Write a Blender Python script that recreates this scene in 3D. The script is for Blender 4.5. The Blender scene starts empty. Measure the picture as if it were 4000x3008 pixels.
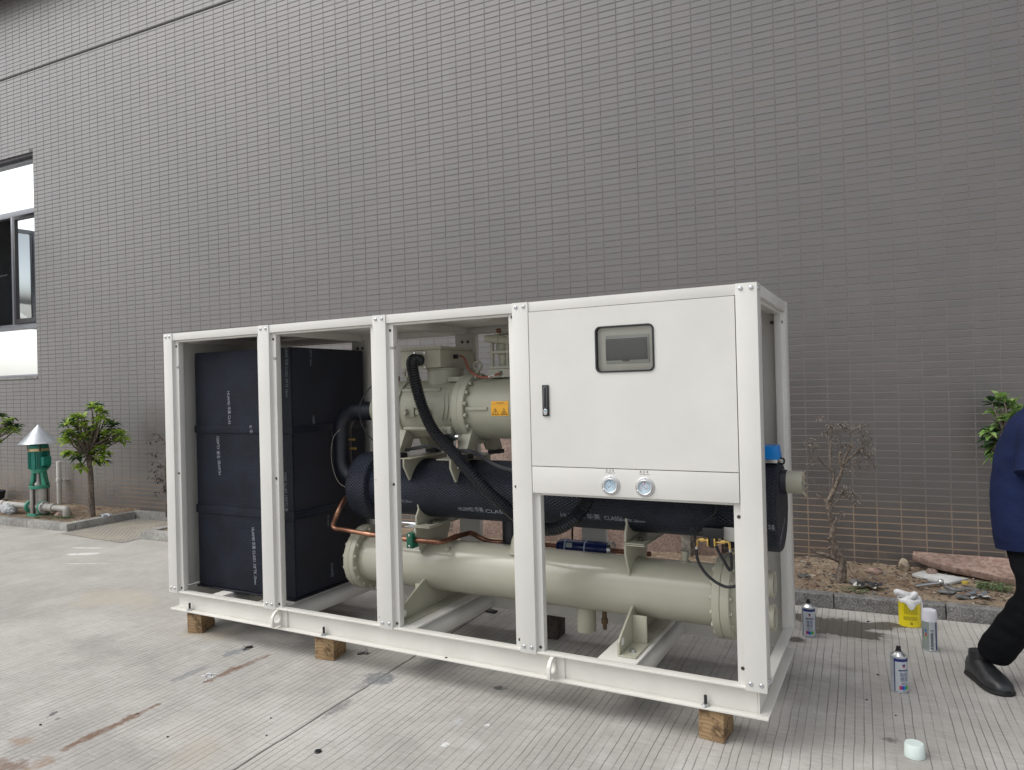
import bpy, bmesh, math, random
from mathutils import Vector, Matrix, noise as mnoise
R = math.radians
sc = bpy.context.scene
col = sc.collection

# ---------------------------------------------------------------- camera, sky, sun, exposure
F_PX, YAW, PITCH, ROLL = 2800.57, .4914, .0045, -.0248
CAM = Vector((4.1356, -3.0077, 1.5))
fwd = Vector((-math.sin(YAW)*math.cos(PITCH), math.cos(YAW)*math.cos(PITCH), math.sin(PITCH)))
_r = fwd.cross(Vector((0, 0, 1))).normalized(); _u = _r.cross(fwd)
rgt = _r*math.cos(ROLL) + _u*math.sin(ROLL); upv = -_r*math.sin(ROLL) + _u*math.cos(ROLL)
cd = bpy.data.cameras.new('camera'); cam = bpy.data.objects.new('camera', cd); col.objects.link(cam)
cd.sensor_fit = 'HORIZONTAL'; cd.sensor_width = 36; cd.lens = 36*F_PX/4000
cd.clip_start = .05; cd.clip_end = 600
M = Matrix((rgt, upv, -fwd)).transposed().to_4x4(); M.translation = CAM; cam.matrix_world = M
sc.camera = cam

SUN_EL, SUN_AZ = 55, 230          # the light comes from the open yard, front left, through high cloud
world = bpy.data.worlds.new('World'); sc.world = world; world.use_nodes = True
wt = world.node_tree; wt.nodes.clear()
sky = wt.nodes.new('ShaderNodeTexSky'); sky.sky_type = 'NISHITA'; sky.sun_disc = False
sky.sun_elevation = R(SUN_EL); sky.sun_rotation = R(SUN_AZ)
sky.air_density = 1.0; sky.dust_density = 3.0; sky.ozone_density = 1.0
hs = wt.nodes.new('ShaderNodeHueSaturation'); hs.inputs['Saturation'].default_value = .22
bg = wt.nodes.new('ShaderNodeBackground'); bg.inputs['Strength'].default_value = .15
wo = wt.nodes.new('ShaderNodeOutputWorld')
wt.links.new(sky.outputs[0], hs.inputs['Color']); wt.links.new(hs.outputs[0], bg.inputs[0]); wt.links.new(bg.outputs[0], wo.inputs[0])
sl = bpy.data.lights.new('sun', 'SUN'); sl.energy = .9; sl.angle = R(60); sl.color = (1, .965, .91)
sun = bpy.data.objects.new('sun', sl); col.objects.link(sun)
sdir = Vector((math.sin(R(SUN_AZ))*math.cos(R(SUN_EL)), math.cos(R(SUN_AZ))*math.cos(R(SUN_EL)), math.sin(R(SUN_EL))))
sun.rotation_euler = sdir.to_track_quat('Z', 'Y').to_euler(); sun.location = (0, -6, 12)
sc.view_settings.view_transform = 'Standard'; sc.view_settings.look = 'None'
sc.view_settings.gamma = 1; sc.view_settings.use_curve_mapping = False
sc.view_settings.exposure = .42
sc.cycles.max_bounces = 8; sc.cycles.use_denoising = True

# ---------------------------------------------------------------- photo pixel -> place
def ray(px, py): return rgt*((px-2000)/F_PX) - upv*((py-1504)/F_PX) + fwd
def at_y(px, py, y): d = ray(px, py); return CAM + d*((y-CAM.y)/d.y)
def at_z(px, py, z=0): d = ray(px, py); return CAM + d*((z-CAM.z)/d.z)
WA = R(2.61); WO = Vector((3.8, 3.14, 0)); WU = Vector((math.cos(WA), math.sin(WA), 0)); WN = Vector((-math.sin(WA), math.cos(WA), 0))
def wall_pt(u, v, z=0): return WO + WU*u + WN*v + Vector((0, 0, z))
def at_wall(px, py, v):
    d = ray(px, py); t = (WO+WN*v-CAM).dot(WN)/d.dot(WN); return CAM + d*t
def to_px(p):
    d = p-CAM; w = d.dot(fwd)
    return (2000+F_PX*d.dot(rgt)/w, 1504-F_PX*d.dot(upv)/w) if w > .01 else (1e6, 1e6)
def at_face(px, py, base, dy=0.):
    n = Vector((base.x-CAM.x, base.y-CAM.y, 0)).normalized(); d = ray(px, py); return CAM + d*(((base-CAM).dot(n)+dy)/d.dot(n))
def zoom(x0, y0, s): return lambda x, y: (x0+x/s, y0+y/s)
zE = zoom(2000, 1900, 1.6633); zF = zoom(1200, 1900, 2.079); zG = zoom(600, 1900, 2.079); zH = zoom(600, 1200, 2.079)
zK = zoom(1200, 1200, 2.079); zM = zoom(2600, 1000, 1.8475); zN = zoom(2600, 1700, 1.386); zB = zoom(3000, 1500, 2.079)
zC = zoom(3000, 2200, 2.058); zD = zoom(0, 1500, 2.376); z8 = zoom(2650, 1980, 4.752)

# ---------------------------------------------------------------- node helper
class NT:
    def __init__(s, name):
        s.m = bpy.data.materials.new(name); s.m.use_nodes = True; s.t = s.m.node_tree
        s.b = s.t.nodes['Principled BSDF']; s.out = s.t.nodes['Material Output']
    def n(s, typ, **k):
        nd = s.t.nodes.new('ShaderNode'+typ)
        for a, v in k.items(): setattr(nd, a, v)
        return nd
    def put(s, sock, v):
        if isinstance(v, bpy.types.NodeSocket): s.t.links.new(v, sock)
        elif v is not None:
            if sock.type == 'RGBA' and len(v) == 3: v = (*v, 1)
            sock.default_value = v
    def math(s, op, a, b=None, c=None, clamp=False):
        nd = s.n('Math', operation=op, use_clamp=clamp); s.put(nd.inputs[0], a)
        if b is not None: s.put(nd.inputs[1], b)
        if c is not None: s.put(nd.inputs[2], c)
        return nd.outputs[0]
    def vm(s, op, a, b=None):
        nd = s.n('VectorMath', operation=op); s.put(nd.inputs[0], a)
        if b is not None: s.put(nd.inputs[1], b)
        return nd.outputs['Value'] if op in ('DOT_PRODUCT', 'LENGTH') else nd.outputs[0]
    def comb(s, x, y, z=0.):
        nd = s.n('CombineXYZ'); s.put(nd.inputs[0], x); s.put(nd.inputs[1], y); s.put(nd.inputs[2], z); return nd.outputs[0]
    def sep(s, v):
        nd = s.n('SeparateXYZ'); s.put(nd.inputs[0], v); return nd.outputs
    def noise(s, vec, scale, detail=4, rough=.55, dist=0):
        nd = s.n('TexNoise'); s.put(nd.inputs['Vector'], vec); nd.inputs['Scale'].default_value = scale
        nd.inputs['Detail'].default_value = detail; nd.inputs['Roughness'].default_value = rough; nd.inputs['Distortion'].default_value = dist
        return nd.outputs[0]
    def white(s, vec):
        nd = s.n('TexWhiteNoise'); s.put(nd.inputs['Vector'], vec); return nd.outputs['Value']
    def step(s, v, a, b, lo=0., hi=1.):
        nd = s.n('MapRange', interpolation_type='SMOOTHSTEP'); s.put(nd.inputs[0], v)
        nd.inputs[1].default_value = a; nd.inputs[2].default_value = b; nd.inputs[3].default_value = lo; nd.inputs[4].default_value = hi
        return nd.outputs[0]
    def mix(s, f, a, b, mode='MIX'):
        nd = s.n('Mix', data_type='RGBA', blend_type=mode); s.put(nd.inputs[0], f); s.put(nd.inputs[6], a); s.put(nd.inputs[7], b)
        return nd.outputs[2]
    def pos(s): return s.n('NewGeometry').outputs['Position']
    def obj(s): return s.n('TexCoord').outputs['Object']
    def wallcoord(s):
        p = s.vm('SUBTRACT', s.pos(), WO); u = s.vm('DOT_PRODUCT', p, WU); v = s.vm('DOT_PRODUCT', p, WN)
        z = s.sep(p)[2]; return u, v, z
    def bump(s, h, strength=.3, dist=.01):
        nd = s.n('Bump'); nd.inputs['Strength'].default_value = strength; nd.inputs['Distance'].default_value = dist
        s.put(nd.inputs['Height'], h); s.t.links.new(nd.outputs[0], s.b.inputs['Normal'])
    def set(s, **k):
        names = dict(col='Base Color', rough='Roughness', metal='Metallic', spec='Specular IOR Level', coat='Coat Weight',
                     coatr='Coat Roughness', trans='Transmission Weight', ior='IOR', alpha='Alpha', sheen='Sheen Weight', sss='Subsurface Weight')
        for a, v in k.items(): s.put(s.b.inputs[names[a]], v)
        return s

def plain(name, c, rough=.5, metal=0., var=.08, vs=6., bs=0., bscale=60., spec=None, coat=None, dist=.004):
    """a painted / moulded surface with a little uneven tone, gloss and relief"""
    t = NT(name); p = t.pos(); n = t.noise(p, vs, 5)
    f = t.step(n, .3, .7, 1-var, 1+var)
    cc = t.mix(1., (c[0], c[1], c[2]), t.comb(f, f, f), 'MULTIPLY')
    rr = t.math('ADD', t.math('MULTIPLY', t.math('SUBTRACT', t.noise(p, vs*2.3, 4), .5), .25), rough)
    t.set(col=cc, rough=rr, metal=metal)
    if spec is not None: t.set(spec=spec)
    if coat: t.set(coat=coat, coatr=.15)
    if bs: t.bump(t.noise(p, bscale, 4), bs, dist)
    return t.m

# ---------------------------------------------------------------- mesh builder
class MB:
    def __init__(s): s.v = []; s.f = []
    def add(s, vs, fs):
        o = len(s.v); s.v += [tuple(p) for p in vs]; s.f += [tuple(i+o for i in f) for f in fs]; return s
    def box(s, x0, x1, y0, y1, z0, z1):
        return s.add([(x0, y0, z0), (x1, y0, z0), (x1, y1, z0), (x0, y1, z0), (x0, y0, z1), (x1, y0, z1), (x1, y1, z1), (x0, y1, z1)],
                     [(0, 3, 2, 1), (4, 5, 6, 7), (0, 1, 5, 4), (1, 2, 6, 5), (2, 3, 7, 6), (3, 0, 4, 7)])
    def lathe(s, prof, o, ax, n=24, a0=0., sx=1., sy=1.):
        """prof: (distance along ax, radius)"""
        ax = Vector(ax).normalized(); o = Vector(o)
        e = Vector((0, 0, 1)) if abs(ax.z) < .9 else Vector((1, 0, 0))
        a = ax.cross(e).normalized(); b = ax.cross(a)
        vs = []; fs = []
        for t, r in prof:
            for i in range(n):
                th = a0 + 2*math.pi*i/n
                vs.append(o + ax*t + a*(r*math.cos(th)*sx) + b*(r*math.sin(th)*sy))
        for k in range(len(prof)-1):
            for i in range(n):
                j = (i+1) % n; fs.append((k*n+i, k*n+j, (k+1)*n+j, (k+1)*n+i))
        if prof[0][1] > 1e-6: fs.append(tuple(range(n-1, -1, -1)))
        if prof[-1][1] > 1e-6: fs.append(tuple(range((len(prof)-1)*n, len(prof)*n)))
        return s.add(vs, fs)
    def cyl(s, p0, p1, r, n=20, r1=None):
        d = Vector(p1)-Vector(p0); return s.lathe([(0, r), (d.length, r if r1 is None else r1)], p0, d, n)
    def tube(s, pts, r, n=10, caps=True):
        pts = [Vector(p) for p in pts]; m = len(pts); rs = r if isinstance(r, (list, tuple)) else [r]*m
        t0 = (pts[1]-pts[0]).normalized(); e = Vector((0, 0, 1)) if abs(t0.z) < .9 else Vector((1, 0, 0))
        nrm = t0.cross(e).normalized(); vs = []; fs = []
        for i, p in enumerate(pts):
            t = (pts[min(i+1, m-1)]-pts[max(i-1, 0)]).normalized()
            nrm = (nrm - t*nrm.dot(t)).normalized(); b = t.cross(nrm)
            for k in range(n):
                th = 2*math.pi*k/n; vs.append(p + nrm*(rs[i]*math.cos(th)) + b*(rs[i]*math.sin(th)))
        for i in range(m-1):
            for k in range(n):
                j = (k+1) % n; fs.append((i*n+k, i*n+j, (i+1)*n+j, (i+1)*n+k))
        if caps: fs += [tuple(range(n-1, -1, -1)), tuple(range((m-1)*n, m*n))]
        return s.add(vs, fs)
    def prism(s, poly, plane, d0, d1):
        f = {'xz': lambda a, b, d: (a, d, b), 'xy': lambda a, b, d: (a, b, d), 'yz': lambda a, b, d: (d, a, b)}[plane]
        n = len(poly); vs = [f(a, b, d0) for a, b in poly] + [f(a, b, d1) for a, b in poly]
        return s.add(vs, [tuple(range(n-1, -1, -1)), tuple(range(n, 2*n))] + [(i, (i+1) % n, n+(i+1) % n, n+i) for i in range(n)])
    def plate(s, poly, hc, hr, plane, d0, d1, n=28):
        """flat plate with one round hole"""
        f = {'xz': lambda a, b, d: (a, d, b), 'xy': lambda a, b, d: (a, b, d), 'yz': lambda a, b, d: (d, a, b)}[plane]
        angs = sorted([2*math.pi*i/n for i in range(n)] + [math.atan2(b-hc[1], a-hc[0]) % (2*math.pi) for a, b in poly])
        out = []; inn = []
        for a in angs:
            dx, dy = math.cos(a), math.sin(a); best = None
            for i in range(len(poly)):
                (ax, ay), (bx, by) = poly[i], poly[(i+1) % len(poly)]
                ex, ey = bx-ax, by-ay; den = dx*ey-dy*ex
                if abs(den) < 1e-12: continue
                t = ((ax-hc[0])*ey-(ay-hc[1])*ex)/den; q = ((ax-hc[0])*dy-(ay-hc[1])*dx)/den
                if t > 0 and -1e-6 <= q <= 1+1e-6 and (best is None or t > best): best = t
            out.append((hc[0]+dx*best, hc[1]+dy*best)); inn.append((hc[0]+dx*hr, hc[1]+dy*hr))
        k = len(angs); vs = [f(*p, d0) for p in out]+[f(*p, d0) for p in inn]+[f(*p, d1) for p in out]+[f(*p, d1) for p in inn]; fs = []
        for i in range(k):
            j = (i+1) % k
            fs += [(i, k+i, k+j, j), (2*k+i, 2*k+j, 3*k+j, 3*k+i), (i, j, 2*k+j, 2*k+i), (k+i, 3*k+i, 3*k+j, k+j)]
        return s.add(vs, fs)
    def ball(s, c, r, n=12, m=8, sq=(1, 1, 1)):
        c = Vector(c); vs = []; fs = []
        for i in range(m+1):
            ph = math.pi*i/m
            for k in range(n):
                th = 2*math.pi*k/n; vs.append((c.x+r*sq[0]*math.sin(ph)*math.cos(th), c.y+r*sq[1]*math.sin(ph)*math.sin(th), c.z+r*sq[2]*math.cos(ph)))
        for i in range(m):
            for k in range(n):
                j = (k+1) % n; fs.append((i*n+k, (i+1)*n+k, (i+1)*n+j, i*n+j))
        return s.add(vs, fs)
    def mesh(s, name, mat=None, bevel=0., smooth=38, seg=2):
        me = bpy.data.meshes.new(name); me.from_pydata(s.v, [], s.f)
        bm = bmesh.new(); bm.from_mesh(me); bmesh.ops.remove_doubles(bm, verts=bm.verts, dist=1e-6)
        bmesh.ops.recalc_face_normals(bm, faces=bm.faces)
        if bevel:
            es = [e for e in bm.edges if len(e.link_faces) == 2 and e.calc_face_angle(0) > R(40)]
            bmesh.ops.bevel(bm, geom=es, offset=bevel, segments=seg, profile=.6, affect='EDGES', clamp_overlap=True)
        bm.to_mesh(me); bm.free()
        if smooth:
            me.polygons.foreach_set('use_smooth', [True]*len(me.polygons)); me.set_sharp_from_angle(angle=R(smooth))
        if mat: me.materials.append(mat)
        return me
    def build(s, name, mat, parent=None, **k): return link(name, s.mesh(name, mat, **k), parent)

def link(name, me, parent=None, loc=None, rot=None, scale=None):
    o = bpy.data.objects.new(name, me); col.objects.link(o)
    if parent is not None:
        o.parent = parent
        if parent.get('_w'): o.matrix_parent_inverse = Matrix.Translation(-Vector(parent.location))
    if loc is not None: o.location = loc
    if rot is not None: o.rotation_euler = rot
    if scale is not None: o.scale = scale if hasattr(scale, '__len__') else (scale,)*3
    return o
def tag(o, label, cat, group=None):
    o['label'] = label; o['category'] = cat
    if group: o['group'] = group
    return o
def thing(name, label, cat, loc=(0, 0, 0), rotz=0., group=None, world=False):
    """an Empty at the thing's base; world=True: its parts are given in world coordinates"""
    o = bpy.data.objects.new(name, None); col.objects.link(o); o.location = loc; o.rotation_euler = (0, 0, rotz); o.empty_display_size = .1
    if world: o['_w'] = 1
    return tag(o, label, cat, group)
def structure(o): o['kind'] = 'structure'; return o
def spline(pts, k=8):
    pts = [Vector(p) for p in pts]; out = []
    P = [pts[0]*2-pts[1]] + pts + [pts[-1]*2-pts[-2]]
    for i in range(1, len(P)-2):
        a, b, c, d = P[i-1:i+3]
        for j in range(k):
            t = j/k; out.append(.5*((2*b)+(c-a)*t+(2*a-5*b+4*c-d)*t*t+(3*b-a-3*c+d)*t**3))
    return out+[pts[-1]]
_tc = {}
def text_geo(body, bold=0.):
    """flat lettering: verts (x along the line, y up), faces; cap height is about .7"""
    key = (body, bold)
    if key not in _tc:
        cu = bpy.data.curves.new('lettering', 'FONT'); cu.body = body; cu.resolution_u = 3; cu.offset = bold
        o = bpy.data.objects.new('lettering', cu); col.objects.link(o)
        me = bpy.data.meshes.new_from_object(o.evaluated_get(bpy.context.evaluated_depsgraph_get()))
        vs = [v.co.copy() for v in me.vertices]; fs = [tuple(p.vertices) for p in me.polygons]
        bpy.data.objects.remove(o); bpy.data.curves.remove(cu); bpy.data.meshes.remove(me); _tc[key] = (vs, fs)
    return _tc[key]
def lettering(body, mapf, mat, parent, width=None, height=None, name='lettering', bold=0.):
    """mapf(a, b) -> point; a runs 0..width along the line"""
    vs, fs = text_geo(body, bold); x0 = min(v.x for v in vs); x1 = max(v.x for v in vs)
    sx = width/(x1-x0) if width else height/.7; sy = height/.7 if height else sx
    return MB().add([mapf((v.x-x0)*sx, v.y*sy) for v in vs], fs).build(name, mat, parent, smooth=0)
rng = random.Random(7)

# ---------------------------------------------------------------- materials
WHITE = plain('cream_powder_coat', (.665, .658, .625), .34, var=.04, vs=2.2, bs=.03, bscale=300)
WHITE_BASE = plain('cream_brush_paint', (.71, .695, .645), .43, var=.04, vs=5, bs=.08, bscale=90)
BEIGE = plain('beige_machine_paint', (.42, .41, .325), .36, var=.05, vs=4, bs=.10, bscale=160)
BEIGE_GLOSS = plain('beige_gloss_paint', (.42, .41, .33), .2, var=.04, vs=3, bs=.05, bscale=25)
CAST = plain('beige_cast_iron', (.37, .37, .295), .42, var=.06, vs=5, bs=.35, bscale=230)
BLACK_PL = plain('black_plastic', (.012, .013, .016), .38, var=.1)
RUBBER = plain('black_rubber', (.015, .016, .02), .6, var=.15)
STEEL = plain('zinc_steel', (.62, .63, .64), .3, 1., var=.06)
DARK_STEEL = plain('dark_screw', (.09, .085, .07), .5, .6, var=.2)
CHROME = plain('chrome', (.80, .81, .82), .12, 1., var=.03)
BRASS = plain('brass', (.72, .50, .17), .32, 1., var=.08)
HOLE = plain('hole_shadow_metal', (.03, .028, .024), .8)
PRINT_W = plain('white_print', (.27, .30, .34), .7)
PRINT_K = plain('black_print', (.03, .03, .035), .7)
BLUE_BOX = plain('bright_blue_plastic', (.0, .24, .72), .35, var=.05)
NAVY = plain('navy_enamel', (.012, .025, .13), .25, var=.05)
YELLOW = plain('orange_yellow_label', (.80, .40, .02), .5, var=.04)
RED_WIRE = plain('red_sheath', (.30, .075, .05), .45)
GREEN_CL = plain('green_clamp_plastic', (.01, .13, .075), .4)

def foam(kind, zc=0., yc=0.):
    t = NT('black_foam_insulation'); x, y, z = t.sep(t.pos())
    if kind == 'cyl':
        a = t.math('MULTIPLY', t.math('ARCTAN2', t.math('SUBTRACT', z, zc), t.math('SUBTRACT', y, yc)), .17); b = t.math('MULTIPLY', x, .62)
    elif kind == 'end': a, b = z, t.math('MULTIPLY', y, 1.)
    elif kind == 'side': a, b = t.math('MULTIPLY', y, 1.7), z
    else: a, b = t.math('MULTIPLY', x, 1.7), z
    p = .017 if kind == 'cyl' else .020
    g = [t.math('PINGPONG', t.math('DIVIDE', t.math(op, a, b), p), .5) for op in ('ADD', 'SUBTRACT')]
    h = t.math('POWER', t.math('MULTIPLY', t.math('MINIMUM', g[0], g[1]), 2.), .6)
    n = t.noise(t.pos(), 5, 4)
    f = t.step(n, .3, .7, .75, 1.3)
    c = t.mix(1., (.0105, .0145, .0270), t.comb(f, f, f), 'MULTIPLY')
    t.set(col=c, rough=t.math('ADD', .34, t.math('MULTIPLY', n, .2)), spec=.34)
    t.bump(h, .9, .005)
    return t.m
FOAM_BOX = foam('box'); FOAM_SIDE = foam('side'); FOAM_END = foam('end')
FOAM_EVAP = foam('cyl', .936, .45)
FOAM_SMOOTH = plain('smooth_foam_tube', (.0085, .0105, .0175), .42, var=.2, bs=.25, bscale=35)

def copper():
    t = NT('weathered_copper'); p = t.pos(); n = t.noise(p, 14, 6, .65); n2 = t.noise(p, 3.5, 3)
    c = t.mix(t.step(n, .35, .65), (.19, .095, .065), (.42, .225, .145)); c = t.mix(t.step(n2, .52, .68), c, (.12, .045, .03))
    t.set(col=c, metal=.85, rough=t.step(n, .3, .7, .5, .3)); return t.m
COPPER = copper()
def wood():
    t = NT('sawn_timber'); p = t.obj(); x, y, z = t.sep(p)
    r = t.math('SQRT', t.math('ADD', t.math('POWER', t.math('ADD', x, .03), 2.), t.math('POWER', t.math('ADD', z, .05), 2.)))
    ring = t.math('PINGPONG', t.math('ADD', t.math('MULTIPLY', r, 110.), t.math('MULTIPLY', t.noise(t.vm('MULTIPLY', p, (1, .12, 1)), 18, 4), 2.5)), 1.)
    c = t.mix(t.step(ring, .2, .9), (.29, .19, .098), (.36, .245, .13))
    c = t.mix(t.step(t.noise(p, 16, 5, .7), .48, .66), c, (.10, .058, .028))
    t.set(col=c, rough=.75); t.bump(t.math('ADD', ring, t.noise(p, 60, 5)), .35, .004); return t.m
WOOD = wood()
OLDWOOD = plain('dark_old_timber', (.055, .045, .038), .85, var=.35, vs=25, bs=.5, bscale=70)

def tile_mat():
    t = NT('glazed_taupe_wall_tile'); u, v, z = t.wallcoord()
    cell = t.comb(t.math('FLOOR', t.math('DIVIDE', t.math('SUBTRACT', u, TU0), TPU)), t.math('FLOOR', t.math('DIVIDE', t.math('SUBTRACT', z, TZ0), TPZ)))
    w = t.white(cell); p = t.comb(u, z, v)
    tone = t.math('ADD', t.math('MULTIPLY', w, .16), t.step(t.noise(t.vm('MULTIPLY', p, (1, .45, 1)), .8, 5, .6), .32, .68, .78, 1.18))
    base = t.mix(t.step(t.white(t.vm('ADD', cell, (13.3, 7.1, 0))), .75, .95), (.050, .0425, .038), (.056, .042, .038))
    c = t.mix(1., base, t.comb(tone, tone, tone), 'MULTIPLY')
    dirt = t.math('MULTIPLY', t.step(z, .75, .1), t.step(t.noise(p, 5, 5, .65), .46, .66))
    c = t.mix(t.math('MULTIPLY', dirt, .55), c, (.12, .08, .055))
    streak = t.step(t.noise(t.vm('MULTIPLY', p, (6, .35, 1)), 1.0, 4), .58, .75)
    c = t.mix(t.math('MULTIPLY', streak, .35), c, (.10, .097, .092))
    t.set(col=c, rough=t.math('ADD', .40, t.math('MULTIPLY', t.noise(p, 3, 3), .12)), spec=1., coat=1., coatr=.38, sheen=.35); t.b.inputs['Coat IOR'].default_value = 1.6
    t.bump(t.math('ADD', t.noise(t.vm('MULTIPLY', p, (.6, 1, 1)), 85, 5, .6), t.math('MULTIPLY', w, .1)), .30, .003)
    return t.m
TPU, TPZ, TU0, TZ0 = .1635, .0555, .0215, .0135
TILE = tile_mat()
def grout():
    t = NT('cement_grout'); u, v, z = t.wallcoord(); p = t.comb(u, z, v)
    c = t.mix(t.noise(p, 9, 5), (.145, .137, .130), (.215, .204, .193))
    mud = t.math('MULTIPLY', t.step(t.math('ADD', z, t.math('MULTIPLY', t.noise(p, 1.3, 4), .5)), .95, .65), t.step(t.noise(p, 2.2, 4), .3, .5))
    c = t.mix(mud, c, (.33, .25, .185)); t.set(col=c, rough=.9, spec=.2); t.bump(t.noise(p, 120, 4), .3, .003); return t.m
GROUT = grout()

STAINS = []
def ground_mat():
    t = NT('grooved_concrete'); u, v, z = t.wallcoord(); p = t.comb(u, v, 0.)
    n1 = t.noise(p, .55, 5, .6); n2 = t.noise(p, 3.1, 6, .62); n3 = t.noise(p, 130, 3, .7); n4 = t.noise(t.vm('MULTIPLY', p, (9, 1.1, 1)), 1.6, 5, .65)
    n7 = t.noise(p, 1.7, 6, .7)
    c = t.mix(t.step(t.math('ADD', t.math('MULTIPLY', n1, .6), t.math('MULTIPLY', n7, .4)), .38, .62), (.345, .33, .308), (.48, .462, .43))
    c = t.mix(t.math('MULTIPLY', t.step(n2, .48, .72), .55), c, (.53, .52, .50))
    c = t.mix(t.math('MULTIPLY', t.step(n2, .5, .28), .5), c, (.30, .288, .272))
    c = t.mix(t.math('MULTIPLY', t.step(n4, .52, .75), .35), c, (.55, .54, .52))
    c = t.mix(t.math('MULTIPLY', t.step(n3, .5, .75), .4), c, (.17, .165, .16))
    n5 = t.noise(t.vm('MULTIPLY', p, (1.2, 7, 1)), 9., 5, .7)
    c = t.mix(t.math('MULTIPLY', t.step(n5, .52, .72), .40), c, (.57, .56, .54))
    c = t.mix(t.math('MULTIPLY', t.step(n5, .48, .30), .40), c, (.24, .23, .22))
    far = t.step(u, -3.0, -6.5)                                     # the far end of the yard is dustier
    c = t.mix(t.math('MULTIPLY', far, .2), c, (.43, .41, .365))
    # raked grooves, running square to the wall, with dirt lying in them
    wob = t.math('MULTIPLY', t.math('SUBTRACT', t.noise(p, 1.1, 3), .5), .8)
    wob = t.math('ADD', wob, t.math('MULTIPLY', t.math('SUBTRACT', t.noise(p, 14, 2), .5), .10))
    s = t.math('ADD', t.math('DIVIDE', u, .0375), wob); idx = t.math('FLOOR', s)
    jit = t.math('MULTIPLY', t.math('SUBTRACT', t.white(t.comb(idx, 3.3)), .5), .35)
    d = t.math('ABSOLUTE', t.math('SUBTRACT', t.math('SUBTRACT', t.math('FRACT', s), .5), jit))
    deep = t.step(t.noise(t.comb(t.math('MULTIPLY', idx, 7.7), t.math('MULTIPLY', v, 1.7)), 1., 3), .30, .62, .12, 1.)
    gr = t.math('MULTIPLY', t.step(d, .075, .02), deep)
    c = t.mix(t.math('MULTIPLY', gr, .64), c, (.095, .088, .082))
    jn = t.math('ABSOLUTE', t.math('SUBTRACT', u, t.math('ADD', -2.225, t.math('MULTIPLY', t.math('SUBTRACT', t.noise(p, 6, 3), .5), .02))))
    joint = t.step(jn, .0075, .003); c = t.mix(t.math('MULTIPLY', joint, .85), c, (.04, .04, .04))
    n6 = t.noise(t.vm('MULTIPLY', p, (1.6, .8, 1)), 34, 6, .7)
    for k, (cu, cv, ru, rv, rot, colr, amt, edge) in enumerate(STAINS):
        du = t.math('SUBTRACT', u, cu); dv = t.math('SUBTRACT', v, cv); ca, sa = math.cos(R(rot)), math.sin(R(rot))
        a = t.math('DIVIDE', t.math('ADD', t.math('MULTIPLY', du, ca), t.math('MULTIPLY', dv, sa)), ru)
        b = t.math('DIVIDE', t.math('SUBTRACT', t.math('MULTIPLY', dv, ca), t.math('MULTIPLY', du, sa)), rv)
        rr = t.math('SQRT', t.math('ADD', t.math('MULTIPLY', a, a), t.math('MULTIPLY', b, b)))
        rr = t.math('ADD', rr, t.math('MULTIPLY', t.math('SUBTRACT', t.noise(t.comb(u, v, float(k)), 1.0/(ru*rv)**.48, 7, .68), .5), 3.2))
        c = t.mix(t.math('MULTIPLY', t.math('MULTIPLY', t.step(rr, 1., 1.-edge), amt), t.step(n6, .30, .55, .35, 1.15)), c, colr)
    # the wet patch by the kerb
    wet = None
    for cu, cv, ru, rv in ((-.10, -1.345, .22, .13), (.125, -1.29, .14, .06), (-.01, -1.46, .19, .09), (-.30, -1.25, .08, .05), (.20, -1.23, .10, .05), (-.18, -1.50, .08, .05), (.06, -1.5, .1, .05), (-.29, -1.70, .045, .05)):
        a = t.math('DIVIDE', t.math('SUBTRACT', u, cu), ru); b = t.math('DIVIDE', t.math('SUBTRACT', v, cv), rv)
        m_ = t.math('SUBTRACT', 1., t.math('SQRT', t.math('ADD', t.math('MULTIPLY', a, a), t.math('MULTIPLY', b, b))))
        wet = m_ if wet is None else t.math('MAXIMUM', wet, m_)
    wet = t.math('ADD', wet, t.math('MULTIPLY', t.math('SUBTRACT', t.noise(p, 11, 6, .66), .5), 2.0))
    wetm = t.step(wet, .02, .09)
    c = t.mix(t.math('MULTIPLY', wetm, .95), c, t.mix(1., c, (.22, .20, .165), 'MULTIPLY'))
    c = t.mix(t.math('MULTIPLY', t.step(wet, -.7, .0), .30), c, (.12, .115, .11))
    rough = t.math('SUBTRACT', t.math('ADD', .74, t.math('MULTIPLY', n2, .2)), t.math('MULTIPLY', wetm, .42))
    t.set(col=c, rough=rough, spec=.35)
    h = t.math('SUBTRACT', t.math('ADD', t.math('MULTIPLY', n3, .25), t.math('MULTIPLY', n4, .35)), t.math('MULTIPLY', t.math('MAXIMUM', gr, joint), 1.))
    t.bump(h, .6, .004); return t.m
RUST = (.17, .10, .065)
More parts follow.
